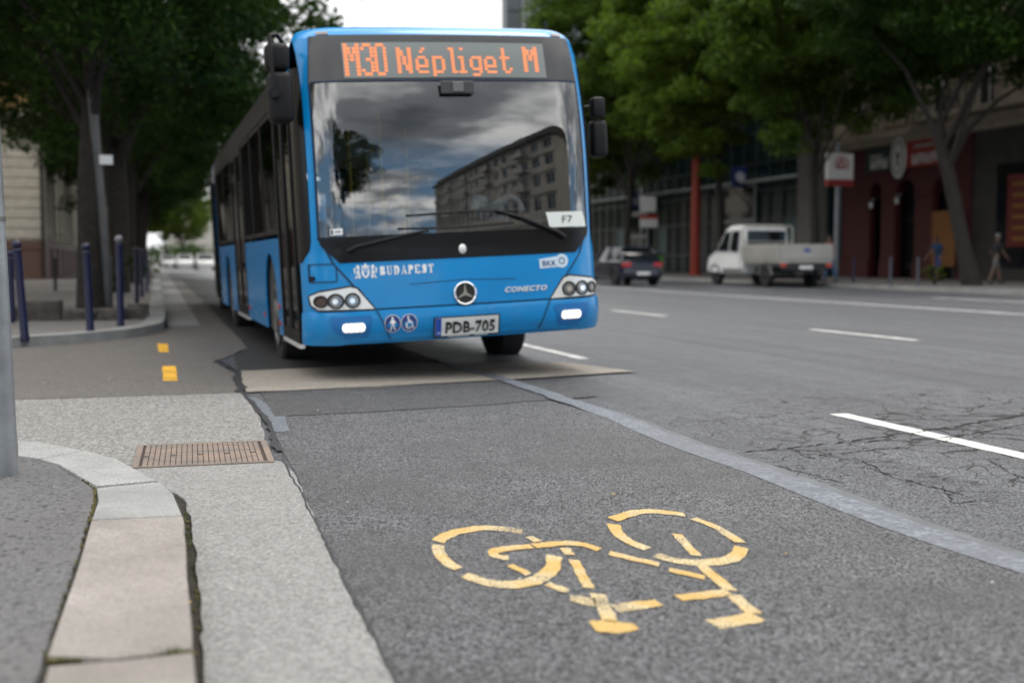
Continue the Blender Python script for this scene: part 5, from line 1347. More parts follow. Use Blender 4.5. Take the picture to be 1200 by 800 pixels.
# fascia sign with oval medallion
sg_ = thing('shop_sign', 'green and red fascia sign with white oval medallion above the arched door', 'shop sign', (31.78, 51.65, .62))
mb = MB(); mb.box((-.08, -5.2, 4.35), (.0, -2.6, 5.4)); mb.build('sign_panel', mat('sign_green', (.012, .035, .028), .5), sg_)
mb = MB(); mb.box((-.08, -8.6, 4.35), (.0, -5.2, 5.55)); mb.build('sign_panel', mat('sign_red', (.30, .024, .022), .5), sg_)
M_SIGNW = mat('sign_white', (.62, .62, .60), .5)
mb = MB(); mb.lathe([(.0, 0), (1, 0), (1, .07), (.0, .07)], 'x', 32); mb.v = [(-.16 + x, -5.25 + y * .56, 4.85 + z * .92) for x, y, z in mb.v]; md = mb.build('medallion', M_SIGNW, sg_)
mb = MB()
ring = []
for k in range(33):
    t = 2 * math.pi * k / 32; ring.append((-.172, -5.25 + .40 * math.cos(t), 4.85 + .70 * math.sin(t)))
mb.tube(ring, .03, 6, False); mb.lathe([(0, 0), (.16, 0), (.16, .012), (0, .012)], 'x', 16, (-.175, -5.25, 4.95)); mb.box((-.175, -5.33, 4.45), (-.163, -5.17, 4.85)); mb.build('medallion_emblem', mat('emblem_grey', (.16, .12, .10), .6), md)
def wall_text(txt, size, x, y, z, m, parent, bold=.0, sx=1.0):
    bm = text_bm(txt, size, 0, 0, .02, 0, sx, bold=bold, align='CENTER')
    for v in bm.verts: a, h, b = v.co; v.co = Vector((x - h, y - a, z + b))
    mb = MB(); mb.bm(bm); return mb.build('lettering', m, parent)
mb = MB()
for y0, w_, z_, h_ in ((-2.95, 1.0, 4.98, .14), (-6.35, 1.3, 5.18, .13)): mb.box((-.10, y0 - w_, z_), (-.083, y0, z_ + h_))
mb.build('small_lettering_band', mat('sign_pale', (.35, .35, .33), .6), sg_)
for u0 in (3.05, 6.2):
    mb = MB(); n_ = 3 if u0 < 4 else 4
    for k in range(n_):
        a = u0 + k * .46; z_ = 4.48
        mb.box((-.10, -a - .10, z_), (-.083, -a, z_ + .44)); mb.box((-.10, -a - .36, z_), (-.083, -a - .26, z_ + .44)); mb.box((-.10, -a - .26, z_ + (.34 if k % 2 else .0)), (-.083, -a - .10, z_ + (.44 if k % 2 else .1)))
        mb.box((-.10, -a - .26, z_ + .18), (-.083, -a - .10, z_ + .26))
    mb.build('lettering', M_SIGNW, sg_)
# apartment block behind the camera, mirrored in the windscreen
M_BLOCK = mat('block_concrete', (.46, .43, .37), .85, var=(.36, .34, .29), vscale=.9, bump=.2)
M_BLOCKD = mat('block_dark', (.06, .055, .05), .7)
def long_block(loc, Ln, H, rows, cols, label):
    b = thing('apartment_block', label, 'building', loc)
    ww = Ln / cols; hh = (H - 3.5) / rows
    wl = [(c * ww + ww * .2, 3.6 + r * hh + hh * .25, c * ww + ww * .8, 3.6 + r * hh + hh * .82) for c in range(cols) for r in range(rows)]
    mb = MB(); p = facade(mb, (0, Ln, 0), (0, -1, 0), Ln, H, wl, .3)
    mb.add([(0, 0, 0), (14, 0, 0), (14, 0, H), (0, 0, H), (0, Ln, 0), (14, Ln, 0), (14, Ln, H), (0, Ln, H)], [(0, 1, 2, 3), (4, 7, 6, 5), (3, 2, 6, 7)]); mb.build('wall', M_BLOCK, b)
    for q in wl: wframe('window', p, q, M_FRAMEW, M_WGLASS, b, .25, 1, 0, .09)
    mb = MB()
    for r in range(rows + 1): mb.box((-.25, 0, 3.3 + r * hh), (0, Ln, 3.55 + r * hh))
    mb.build('string_course', M_BLOCK, b)
    mb = MB(); mb.box((-1.0, -.5, H), (14, Ln + .5, H + .45)); mb.box((.5, .5, H + .45), (13, Ln - .5, H + 2.2)); mb.build('roof', M_BLOCKD, b)
    for k in range(2, cols, 4):
        for r in range(1, rows):
            z = 3.6 + r * hh + hh * .1; y = Ln - (k + 1) * ww
            mb = MB(); mb.box((-1.3, y, z), (-.003, y + ww, z + .15)); mb.box((-1.3, y, z + .15), (-1.24, y + ww, z + 1.0)); mb.build('balcony', M_BLOCK, b)
    return b
b_ = plain_block('unseen_corner_block', 'pale unseen house added left of the viewer to shade the bus flank', (-26, 4.5, 0), 20, 1, 15, M_LIME, 4, 7, math.pi)  # added out of view to darken the bus flank
b_.location = (-8.5, 5.2, 0)
plain_block('added_terrace_block', 'long pale terrace added along the left pavement to darken the office reflections', (-5.3, 116, 0), 140, 14, 15, M_LIME, 4, 22, math.pi / 2)  # added so the office glass mirrors walls instead of bright sky
plain_block('unseen_side_block', 'unseen stone house added left of the frame to shade the left side', (-44, 24, 0), 30, 20, 15, M_LIME, 4, 9)  # unseen block added to cut light from the left
long_block((25.5, -106, 0), 80, 15.5, 4, 20, 'long pale apartment block behind the viewer, mirrored in the bus windscreen')
# ---------------------------------------------------------------- vehicles
M_TYRE = mat('car_tyre', (.014, .014, .015), .85)
M_ALU = mat('car_rim', (.35, .35, .35), .35, .7)
M_CGLASS = mat('car_glass', (.010, .012, .014), .05, spec=.3)
M_TAIL = mat('tail_lamp', (.42, .012, .010), .2, coat=.6)
M_TRIM = mat('car_trim', (.02, .02, .021), .6)
def cwheel(parent, x, y, r=.31, w=.2):
    s = 1 if x > 0 else -1; mb = MB()
    mb.lathe([(r * .62, -w / 2), (r * .93, -w / 2), (r, -w / 2 + .03), (r, w / 2 - .03), (r * .93, w / 2), (r * .62, w / 2)], 'x', 22, (x, y, r)); t = mb.build('wheel', M_TYRE, parent, smooth=40)
    mb = MB(); o = x + s * w / 2
    mb.lathe([(r * .62, o - s * .03), (r * .60, o - s * .005), (r * .2, o - s * .03), (r * .18, o), (.01, o)], 'x', 18, (0, y, r)); mb.build('rim', M_ALU, t, smooth=40)
def loft(mb, stations):
    """stations: (y, [(x,z)...] for the right half, bottom to top); mirrored"""
    rows = []
    for y, P in stations:
        r = [Vector((x, y + dy, z)) for x, z, dy in [(p + (0,))[:3] if len(p) == 2 else p for p in P]]
        rows.append([Vector((-p.x, p.y, p.z)) for p in r] + [p for p in reversed(r)])
    mb.grid(rows)
    mb.add(rows[0], [tuple(range(len(rows[0])))]); mb.add(rows[-1], [tuple(reversed(range(len(rows[-1]))))])
def hatchback(name, label, loc, rz, paint, group=None, lights=True):
    """a three-door hatchback, 3.9 m long, nose towards +y, origin under its middle"""
    t = thing(name, label, 'car', loc, rz, group)
    mb = MB(); h = .82
    def st(y, w, zb, zs, zt): return (y, [(w * .90, zb), (w, zb + .10), (w * 1.0, (zb + zs) / 2), (w * .985, zs), (w * .90, zt)])
    S_ = [st(-1.95, .72, .32, .78, .84), st(-1.90, .79, .22, .86, .92), st(-1.62, .82, .20, .88, .94), st(-.6, .83, .20, .90, .95), st(.55, .83, .20, .88, .94), st(.95, .82, .20, .84, .90), st(1.55, .79, .20, .74, .80), st(1.85, .72, .24, .64, .70), st(1.95, .62, .30, .55, .60)]
    loft(mb, S_); body = mb.build('body', paint, t, smooth=38)
    mb = MB()
    loft(mb, [(-1.86, [(.72, .93), (.70, .98)]), (-1.80, [(.74, .92), (.70, 1.06)]), (-1.30, [(.76, .92), (.60, 1.40)]), (-1.1, [(.76, .92), (.585, 1.425)]), (-.2, [(.76, .93), (.60, 1.44)]), (.30, [(.75, .92), (.58, 1.40)]), (.98, [(.72, .90), (.66, .93)])])
    gh = mb.build('cabin', M_CGLASS, t, smooth=30)
    mb = MB(); loft(mb, [(-1.36, [(.58, 1.395), (.53, 1.42)]), (-1.1, [(.59, 1.425), (.50, 1.455)]), (-.2, [(.605, 1.44), (.50, 1.47)]), (.30, [(.585, 1.40), (.50, 1.43)])]); mb.build('roof', paint, t, smooth=40)
    for s in (-1, 1):
        mb = MB()
        for a in (((s * .745, -1.84, .93), (s * .60, -1.32, 1.41)), ((s * .765, -.42, .92), (s * .612, -.42, 1.435)), ((s * .735, .98, .90), (s * .59, .30, 1.41))): mb.tube(a, .045, 6)
        mb.tube([(s * .77, -1.80, .925), (s * .78, .95, .90)], .02, 6); mb.build('pillar', paint, t)
        mb = MB(); mb.bbox((s * .87 - .08, .52, .90), (s * .87 + .08, .62, 1.03), .03); mb.build('wing_mirror', M_TRIM, t)
        mb = MB(); mb.bbox((s * .62 - .17, -1.985, .70), (s * .62 + .17, -1.84, .86), .02); mb.build('tail_light', M_TAIL, t)
        mb = MB(); mb.bbox((s * .52 - .17, 1.80, .56), (s * .52 + .17, 1.93, .70), .03); mb.build('headlight', M_CHROME, t)
        for y in (-1.25, 1.22):
            cwheel(t, s * .74, y)
            mb = MB(); mb.tube([(s * .835, y - .38 * math.cos(q), .31 + .38 * math.sin(q)) for q in np.linspace(0, math.pi, 11)], .03, 6); mb.build('wheel_arch', M_TRIM, t)
    mb = MB(); mb.bbox((-.76, -2.03, .34), (.76, -1.86, .58), .05, 3); mb.build('rear_bumper', paint, t, smooth=40)
    mb = MB(); mb.bbox((-.72, 1.84, .28), (.72, 2.0, .50), .05, 3); mb.build('front_bumper', paint, t, smooth=40)
    mb = MB(); mb.box((-.26, -2.045, .41), (.26, -2.032, .52)); mb.build('number_plate', M_PLATE, t)
    mb = MB(); mb.tube([(-.3, -1.91, 1.02), (0, -1.80, 1.12)], .012, 6); mb.build('rear_wiper', M_TRIM, t)
    mb = MB(); mb.bbox((-.55, -1.46, 1.39), (.55, -1.28, 1.43), .015); mb.build('spoiler', paint, t)
    return t
M_DKBLUE = mat('car_dark_blue', (.010, .013, .030), .25, coat=.8)
M_CWHITE = mat('car_white', (.72, .72, .70), .3, coat=.6)
M_CSILV = mat('car_silver', (.5, .5, .5), .3, .4, coat=.6)
hatchback('hatchback_car', 'dark blue hatchback seen from behind in the far lane beside the bus', (17.0, 42.6, .0), math.radians(1), M_DKBLUE)
GC = 'pale cars far down the street'
hatchback('distant_car', 'white car far down the street, leftmost of the three against the hedge', (1.1, 141, 0), math.pi + .06, M_CSILV, GC)
hatchback('distant_car', 'white car far down the street, middle of the three against the hedge', (2.7, 126, 0), math.pi - .03, M_CWHITE, GC)
hatchback('distant_car', 'white car far down the street, rightmost of the three and closest to the bus', (4.0, 108, 0), math.pi, M_CWHITE, GC)
# flatbed pickup with a double cab
tk = thing('pickup_truck', 'white double cab pickup with grey drop-side bed parked at the far kerb', 'truck', (21.45, 39.3, 0), 0)
M_TRW = mat('truck_white', (.82, .82, .80), .35, coat=.4, var=(.76, .76, .73), vscale=3)
M_BED = mat('bed_aluminium', (.42, .405, .37), .5, .2, var=(.36, .345, .31), vscale=2)
mb = MB()
side = [(.55, .45), (3.05, .45), (3.12, .62), (3.02, 1.05), (2.40, 1.30), (1.72, 2.12), (1.45, 2.22), (.35, 2.24), (.22, 2.1), (.22, .45)]
bm = bmesh.new()
A = [bm.verts.new((-.98 + (.14 * max(0, z - 1.2)), y, z)) for y, z in side]; B = [bm.verts.new((.98 - (.14 * max(0, z - 1.2)), y, z)) for y, z in side]
bm.faces.new(A); bm.faces.new(list(reversed(B)))
for i in range(len(side)): bm.faces.new((A[i], B[i], B[(i + 1) % len(side)], A[(i + 1) % len(side)]))
bmesh.ops.recalc_face_normals(bm, faces=bm.faces); bmesh.ops.bevel(bm, geom=bm.edges[:], offset=.05, segments=3, affect='EDGES'); mb.bm(bm)
mb.build('cab', M_TRW, tk, smooth=40)
for s in (-1, 1):
    X = lambda z: s * (.985 - .14 * max(0, z - 1.2))
    for P in ([(2.25, 1.30), (1.70, 1.98), (1.38, 2.02), (1.38, 1.28)], [(1.18, 1.28), (1.18, 2.02), (.62, 2.02), (.62, 1.28)]):
        mb = MB(); mb.prism(P, lambda y, z, h: Vector((X(z) + s * h, y, z)), .012); mb.build('side_window', M_CGLASS, tk)
    mb = MB()
    for P in ([(1.28, .5), (1.30, .5), (1.30, 2.08), (1.28, 2.08)], [(.46, .5), (.48, .5), (.48, 2.08), (.46, 2.08)]): mb.prism(P, lambda y, z, h: Vector((X(z) + s * h, y, z)), .006)
    mb.build('door_gap', M_TRIM, tk)
    mb = MB(); mb.box((s * .985 - .01, .22, .44), (s * .985 + .012, 1.75, .64)); mb.build('sill_guard', mat('truck_guard', (.16, .16, .155), .6), tk)
    mb = MB(); mb.bbox((s * 1.12 - .09, 2.12, 1.28), (s * 1.12 + .09, 2.22, 1.56), .03); mb.tube([(s * .95, 2.18, 1.34), (s * 1.1, 2.17, 1.36)], .02, 6); mb.build('wing_mirror', M_TRIM, tk)
    mb = MB(); mb.bbox((s * .88 - .10, 1.13 if 0 else -2.66, .72), (s * .88 + .10, -2.58, .84), .02); mb.build('tail_light', mat('tail_lamp_truck', (.55, .05, .012), .2, coat=.6), tk)
    for y in (-1.45, 2.42): cwheel(tk, s * .86, y, .35, .22)
    mb = MB(); mb.tube([(s * .93, -1.45 - .46 * math.cos(q), .38 + .46 * math.sin(q)) for q in np.linspace(.1, math.pi - .1, 11)], .05, 6); mb.build('mudguard', mat('truck_guard', (), 1), tk)
    mb = MB(); mb.tube([(s * .985, 2.42 - .42 * math.cos(q), .36 + .42 * math.sin(q)) for q in np.linspace(.1, math.pi - .1, 11)], .03, 6); mb.build('wheel_arch', M_TRIM, tk)
mb = MB(); mb.prism([(2.50, 1.29), (1.78, 2.06), (1.80, 2.08), (2.52, 1.31)], lambda y, z, h: Vector((-.82 + h, y + .03, z + .02)), 1.64); mb.build('windscreen', M_CGLASS, tk)
mb = MB(); mb.box((-.78, .20, 1.42), (.78, .218, 2.02)); mb.build('rear_window', M_CGLASS, tk)
mb = MB(); mb.box((-1.03, -2.62, .86), (1.03, .14, .96)); bd = mb.build('load_bed', M_BED, tk)
for s in (-1, 1):
    mb = MB(); mb.bbox((s * 1.03 - .025, -2.62, .97), (s * 1.03 + .025, .14, 1.50), .01, 1)
    for k in range(3): mb.box((s * 1.056, -2.6, 1.08 + k * .14), (s * 1.056 + s * .008, .12, 1.10 + k * .14))
    mb.build('side_board', M_BED, bd)
mb = MB(); mb.bbox((-1.0, -2.66, .97), (1.0, -2.61, 1.50), .01, 1)
for k in range(3): mb.box((-.98, -2.668, 1.08 + k * .14), (.98, -2.659, 1.10 + k * .14))
tgk = mb.build('tailgate', M_BED, bd)
mb = MB(); mb.box((-.12, -2.68, 1.24), (.12, -2.671, 1.34)); mb.build('blue_sticker', mat('sticker_blue', (.03, .05, .35), .5), tgk)
mb = MB(); mb.tube([(-1.0, .10, .97), (-1.0, .10, 2.14), (-.94, .10, 2.18), (.94, .10, 2.18), (1.0, .10, 2.14), (1.0, .10, .97)], .04, 8); mb.tube([(-1.0, .10, 1.62), (1.0, .10, 1.62)], .025, 8); mb.build('headboard_frame', M_BED, tk, smooth=50)
mb = MB(); mb.box((-.42, -2.5, .50), (.42, 2.9, .70)); mb.box((-.95, -2.60, .62), (.95, -2.50, .84)); mb.tube([(-.75, -1.45, .36), (.75, -1.45, .36)], .06, 8); mb.build('chassis', M_TRIM, tk)
mb = MB(); mb.box((-.26, -2.625, .64), (.26, -2.612, .76)); mb.build('number_plate', M_PLATE, tk)
mb = MB(); mb.bbox((-.98, 2.98, .42), (.98, 3.2, .70), .05, 2); mb.build('front_bumper', M_TRIM, tk)
mb = MB(); mb.bbox((-.55, -.6, .97), (.25, -.05, 1.46), .04); mb.bbox((.3, -1.4, .97), (.8, -.9, 1.40), .05); mb.build('cargo', mat('cargo_tarp', (.06, .06, .065), .8), tk)

# ---------------------------------------------------------------- street furniture
M_GALV = mat('galvanised_steel', (.30, .315, .33), .42, .55, var=(.22, .23, .24), vscale=7, bump=.12, bscale=40)
px_, py_ = gp(6.5, 552, .075)
po = thing('sign_post', 'grey galvanised steel pole at the left edge, standing on the near pavement', 'pole', (px_, py_, .06))
mb = MB(); mb.tube([(-.0, 0, -.05), (-.035, 0, 3.6)], .055, 20); mb.build('shaft', M_GALV, po, smooth=60)
mb = MB(); mb.lathe([(.057, 1.1), (.0575, 1.1), (.0575, 1.12), (.057, 1.12)], 'z', 20, (-.011, 0, 0)); mb.build('band', M_STEEL, po)
po.rotation_euler = (0, math.radians(-.8), 0)
M_BOLL = mat('bollard_blue', (.006, .007, .045), .4, coat=.15, var=(.005, .006, .032), vscale=8)
GB = 'blue bollards round the far corner'
def bollard(x, y, h, label, z=.12, tilt=(0, 0), ball=True, m=None, group=GB, nm='bollard'):
    t = thing(nm, label, 'bollard', (x, y, z), 0, group)
    mb = MB(); mb.lathe([(.05, -.05), (.05, .02), (.047, .03), (.044, h * .80), (.044, h * .86), (.05, h * .865), (.05, h * .885), (.04, h * .89), (.034, h * .905)], 'z', 18); mb.build('post', m or M_BOLL, t, smooth=40)
    if ball:
        mb = MB(); mb.lathe([(.032, 0), (.048, .018), (.053, .045), (.046, .075), (.026, .095), (.0, .098)], 'z', 18, (0, 0, h * .905)); mb.build('cap', M_BOLL if ball is True else ball, t, smooth=60)
    t.rotation_euler = (math.radians(tilt[0]), math.radians(tilt[1]), 0); return t
def gz(u, v, z=.12): return gp(u, v, z)
M_CAPW = mat('cap_worn', (.17, .16, .18), .4)
bollard(*gz(29, 395), 1.10, 'blue ball-topped bollard leaning slightly, leftmost at the far kerb corner', tilt=(0, -3.2))
bollard(*gz(106, 388), 1.08, 'blue ball-topped bollard in front of the nearest dark tree trunk', tilt=(0, -1.6))
bollard(*gz(141.5, 382), 1.20, 'blue bollard with worn pale cap beside the nearest tree trunk', ball=M_CAPW)
for i, (u, v, lab) in enumerate([(160.5, 355, 'blue bollard along the kerb, third one back behind the pale-capped bollard'), (166.5, 348, 'blue bollard along the kerb between two tree trunks, fourth one back'), (172.5, 342, 'blue bollard along the kerb, farthest and smallest of its line')]): bollard(*gz(u, v), 1.12, lab)
bollard(*gz(14, 378), 1.0, 'blue bollard half hidden behind the steel pole at the left edge')
bollard(*gz(65, 341), 1.0, 'thin black bollard standing alone before the stone building', ball=False, m=M_SHOPD, group=None)
# stone edging round the tree pit
M_KSTONE = mat('rough_stone', (.085, .075, .066), .9, var=(.05, .045, .04), vscale=6, bump=.8, bscale=14)
GP_ = 'rough stones edging the tree pit'
cx0, cy0 = -1.15, 25.2
sts = [(-2.55, 22.6, .62, .34, 'low rough stone block at the left front of the tree pit'), (-1.95, 22.4, .66, .50, 'tall rough stone block second along the front of the tree pit'), (-1.3, 22.3, .60, .30, 'rough stone in the front middle of the tree pit'), (-.75, 22.25, .5, .30, 'rough stone right of the bollard at the front of the tree pit'), (-.35, 22.6, .34, .30, 'small rough stone at the right front corner of the tree pit'),
       (-2.7, 23.4, .5, .32, 'rough stone on the left flank of the tree pit'), (-.3, 23.4, .4, .34, 'rough stone on the kerb flank of the tree pit')]
for i, (x, y, w, h, lab) in enumerate(sts):
    h *= .62; w *= .78
    bm = bmesh.new(); bmesh.ops.create_cube(bm, size=1); bmesh.ops.subdivide_edges(bm, edges=bm.edges[:], cuts=2, use_grid_fill=True)
    r = random.Random(60 + i)
    for v in bm.verts: v.co = Vector((v.co.x * w, v.co.y * .36, v.co.z * h)) * r.uniform(.92, 1.06) + Vector((r.uniform(-.02, .02), r.uniform(-.02, .02), 0))
    bmesh.ops.bevel(bm, geom=bm.edges[:], offset=.02, segments=1, affect='EDGES')
    mb = MB(); mb.bm(bm); o = mb.build('edging_stone', M_KSTONE); o.location = (-1.15 + (x + 1.4) * .78, 18.3 + (y - 22.4) * .9, .12 + h / 2 - .02); tag(o, lab, 'stone', GP_)
# lamp post with small sign
lp_ = thing('lamp_post', 'tall grey street lamp post with small white plate beside the first tree', 'lamp post', (-.86, 22.0, .12))
mb = MB(); mb.tube([(0, 0, -.05), (0, 0, .9), (-.02, 0, .95), (-.42, 0, 9.0)], [.11, .105, .095, .06], 16); mb.build('shaft', mat('post_grey', (.11, .112, .115), .5, .2, var=(.08, .08, .083), vscale=3), lp_, smooth=50)
mb = MB(); mb.tube([(-.42, 0, 8.9), (-.3, 0, 9.4), (.9, 0, 9.6)], .05, 10); mb.build('arm', mat('post_grey', (), 1), lp_); mb = MB(); mb.bbox((.8, -.16, 9.5), (1.6, .16, 9.68), .06, 3); mb.build('lamp_head', M_GREYP, lp_)
mb = MB(); mb.box((-.06, -.10, 2.50), (.16, -.085, 2.66)); mb.build('small_plate', M_WDECAL, lp_)
# red-orange post
rp = thing('red_post', 'tall orange-red steel post before the glass building', 'post', (27.4, 58.2, .12))
mb = MB(); mb.tube([(0, 0, -.1), (0, 0, 6.6)], [.26, .22], 16); mb.lathe([(.36, -.05), (.36, .06), (.27, .10), (.25, .10)], 'z', 16); mb.build('shaft', mat('post_red', (.30, .032, .013), .45, var=(.25, .028, .013), vscale=3), rp, smooth=50)
# white and red box sign on its mast
bs = thing('box_sign', 'white box sign with red emblem and red lower band on a mast', 'sign', (26.35, 42.6, -.12))
mb = MB(); mb.bbox((-.60, -.12, 4.28), (.56, .12, 5.32), .02, 1); mb.build('sign_box', mat('sign_face_white', (.70, .68, .64), .5), bs)
mb = MB(); mb.box((-.59, -.13, 4.02), (.55, .13, 4.278)); mb.build('sign_band', mat('sign_red', (), 1), bs)
mb = MB()
mb.tube([(.0 + .30 * math.cos(q), -.135, 4.86 + .30 * math.sin(q)) for q in np.linspace(-.6, math.pi + .6, 22)], .03, 6)
mb.prism([(-.18, 4.70), (.18, 4.70), (.18, 4.92), (.0, 5.10), (-.18, 4.92)], lambda x, z, h: Vector((x, -.123 - h, z)), .015)
mb.build('emblem', mat('sign_red', (), 1), bs)
mb = MB(); mb.box((-.06, -.142, 4.78), (.06, -.139, 4.95)); mb.box((-.24, -.135, 4.44), (.24, -.122, 4.52)); mb.build('emblem_detail', mat('sign_face_white', (), 1), bs)
mb = MB(); mb.tube([(0, .16, -.05), (0, .16, 5.8)], [.10, .08], 12); mb.build('mast', M_GALV, bs, smooth=50)
# information column and parking sign left of it, by the glass building
ss = thing('street_sign', 'white traffic sign stack on thin pole behind the dark blue hatchback', 'sign', (24.2, 58.0, .12))
mb = MB(); mb.tube([(0, 0, -.05), (0, 0, 4.6)], .05, 10); mb.build('pole', M_GALV, ss)
M_TSGN = mat('traffic_sign_white', (.50, .50, .48), .5)
mb = MB(); mb.bbox((-.1, -.09, 3.3), (.8, -.06, 4.1), .01, 1); mb.build('sign_plate', M_TSGN, ss)
mb = MB(); mb.bbox((-.1, -.09, 2.5), (.9, -.06, 3.15), .01, 1); mb.build('sign_plate', M_TSGN, ss)
mb = MB(); mb.box((-.1, -.10, 2.95), (.9, -.092, 3.15)); mb.build('sign_band', mat('sign_red', (), 1), ss)
bsn = thing('blue_sign', 'small dark blue square sign with white star ring above the pale entrance', 'sign', (31.4, 44.2 + 4.0, .12))
bsn.location = (31.25, 60.8, 5.0)
M_BSIGN = mat('info_blue', (.02, .03, .17), .4)
def blue_sign(t):
    mb = MB(); mb.bbox((-.45, -.08, 0), (.45, .08, 1.1), .02, 1); mb.build('sign_plate', M_BSIGN, t)
    mb = MB(); mb.tube([(.24 * math.cos(q), -.095, .55 + .24 * math.sin(q)) for q in np.linspace(0, 2 * math.pi, 25)], .035, 6, False); s8 = [((.11 if k % 2 else .19) * math.cos(k * math.pi / 5 + .3), .55 + (.08 if k % 2 else .18) * math.sin(k * math.pi / 5 + .3)) for k in range(10)]
    mb.prism(s8, lambda x, z, h: Vector((x, -.082 - h, z)), .012); mb.build('star_ring', M_WDECAL, t)
    mb = MB(); mb.box((-.03, .05, .3), (.75, .1, .36)); mb.build('bracket', M_MULL, t)
blue_sign(bsn)
b2 = thing('blue_sign', 'small dark blue sign above the white-framed door left of the orange-red post', 'sign', (31.2, 75.6, 4.3)); blue_sign(b2)
gbn = thing('litter_bin', 'bright green litter bin on the far pavement behind the dark hatchback', 'bin', (23.6, 54.6, .12))
mb = MB(); mb.bbox((-.26, -.26, .05), (.26, .26, 1.05), .06, 3); mb.build('bin_body', mat('bin_green', (.10, .32, .03), .5), gbn, smooth=40)
mb = MB(); mb.bbox((-.29, -.29, 1.05), (.29, .29, 1.16), .04, 2); mb.build('bin_lid', M_TRIM, gbn)
GD = 'thin grey bollards before the red shop'
for (x, y, lab) in ((23.6, 34.9, 'thin grey bollard on the far kerb, left of the two before the red shop'), (23.6, 33.4, 'thin grey bollard on the far kerb, right of the two before the red shop')):
    bollard(x, y, 1.02, lab, z=.124, ball=False, m=mat('bollard_grey', (.05, .055, .075), .5), group=GD)
bollard(23.9, 37.6, 1.0, 'navy bollard on the far kerb just right of the pickup tailgate', z=.124, ball=False, m=M_BOLL, group=None)
# red board at the right edge and the orange board behind the sitting person
rb = thing('menu_board', 'tall red sign board with yellow lines at the right edge', 'sign', (31.8, 38.0, 1.45))
mb = MB(); mb.bbox((-.06, -1.0, 0), (.06, 1.35, 2.8), .02, 1); mb.build('board', mat('board_red', (.13, .012, .010), .5), rb)
mb = MB()
for k in range(6): mb.box((-.075, -.8 if k % 2 else -.7, .25 + k * .42), (-.061, 1.0, .38 + k * .42))
mb.build('yellow_line', mat('board_yellow', (.24, .12, .015), .5), rb)
ob = thing('orange_board', 'orange advertising board leaning by the shop arch, behind the sitting person', 'sign board', (31.3, 42.6, .12))
mb = MB(); mb.bbox((-.05, -.75, .55), (.05, .75, 2.85), .02, 1); mb.build('board', mat('board_orange', (.20, .075, .012), .6), ob)
for y_ in (-.66, .66): mb = MB(); mb.box((-.04, y_ - .04, 0), (.04, y_ + .04, .55)); mb.build('leg', M_TRIM, ob)
# shrubs at tree feet
def shrub(loc, r, h, m, label):
    me, C = crown_mesh('foliage', int(loc[0] * 10) % 97, r, .02, h, 14, 1200, .09, m, hole=0); t = thing('shrub', label, 'shrub', loc)
    o = bpy.data.objects.new('foliage', me); COL.objects.link(o); o.parent = t
    mb = MB(); mb.tube([(0, 0, -.05), (0, 0, h * .5)], .03, 6); mb.build('stem', M_BARK, t)
shrub((24.8, 34.2, .12), .5, .75, M_LEAFL, 'small bright green shrub at the foot of the leaning tree')
shrub((-.8, 30.5, .12), .6, 1.0, M_LEAFD, 'low dark shrub in the second tree pit by the kerb')
shrub((-.25, 44, .12), .55, 1.1, M_LEAFL, 'bright little shrub at the kerb edge before the far cars')
me_, C_ = crown_mesh('foliage', 5, 2.6, .02, .5, 40, 5000, .11, M_LEAFD, hole=0)

# ---------------------------------------------------------------- people
M_SKIN = mat('skin', (.17, .095, .066), .6)
def skin_mesh(name, chains, m, parent, sub=1, extra=None):
    """chains: list of [(point, radius)...]; chains sharing a start point are welded"""
    V = []; E = []; Rr_ = []; idx = {}
    for ch in chains:
        prev = None
        for p, r in ch:
            k = tuple(round(c, 4) for c in p)
            if k not in idx: idx[k] = len(V); V.append(k); Rr_.append(r)
            i = idx[k]
            if prev is not None and prev != i: E.append((prev, i))
            prev = i
    me = bpy.data.meshes.new(name); me.from_pydata(V, E, []); o = bpy.data.objects.new(name, me); COL.objects.link(o)
    md = o.modifiers.new('skin', 'SKIN'); md.use_smooth_shade = True
    for i, r in enumerate(Rr_): me.skin_vertices[0].data[i].radius = r if isinstance(r, tuple) else (r, r)
    me.skin_vertices[0].data[0].use_root = True
    s = o.modifiers.new('sub', 'SUBSURF'); s.levels = sub; s.render_levels = sub
    m2 = bpy.data.meshes.new_from_object(o.evaluated_get(bpy.context.evaluated_depsgraph_get()))
    o.modifiers.clear(); o.data = m2; bpy.data.meshes.remove(me); m2.materials.clear(); m2.materials.append(m); m2.name = name
    if parent: o.parent = parent
    return o
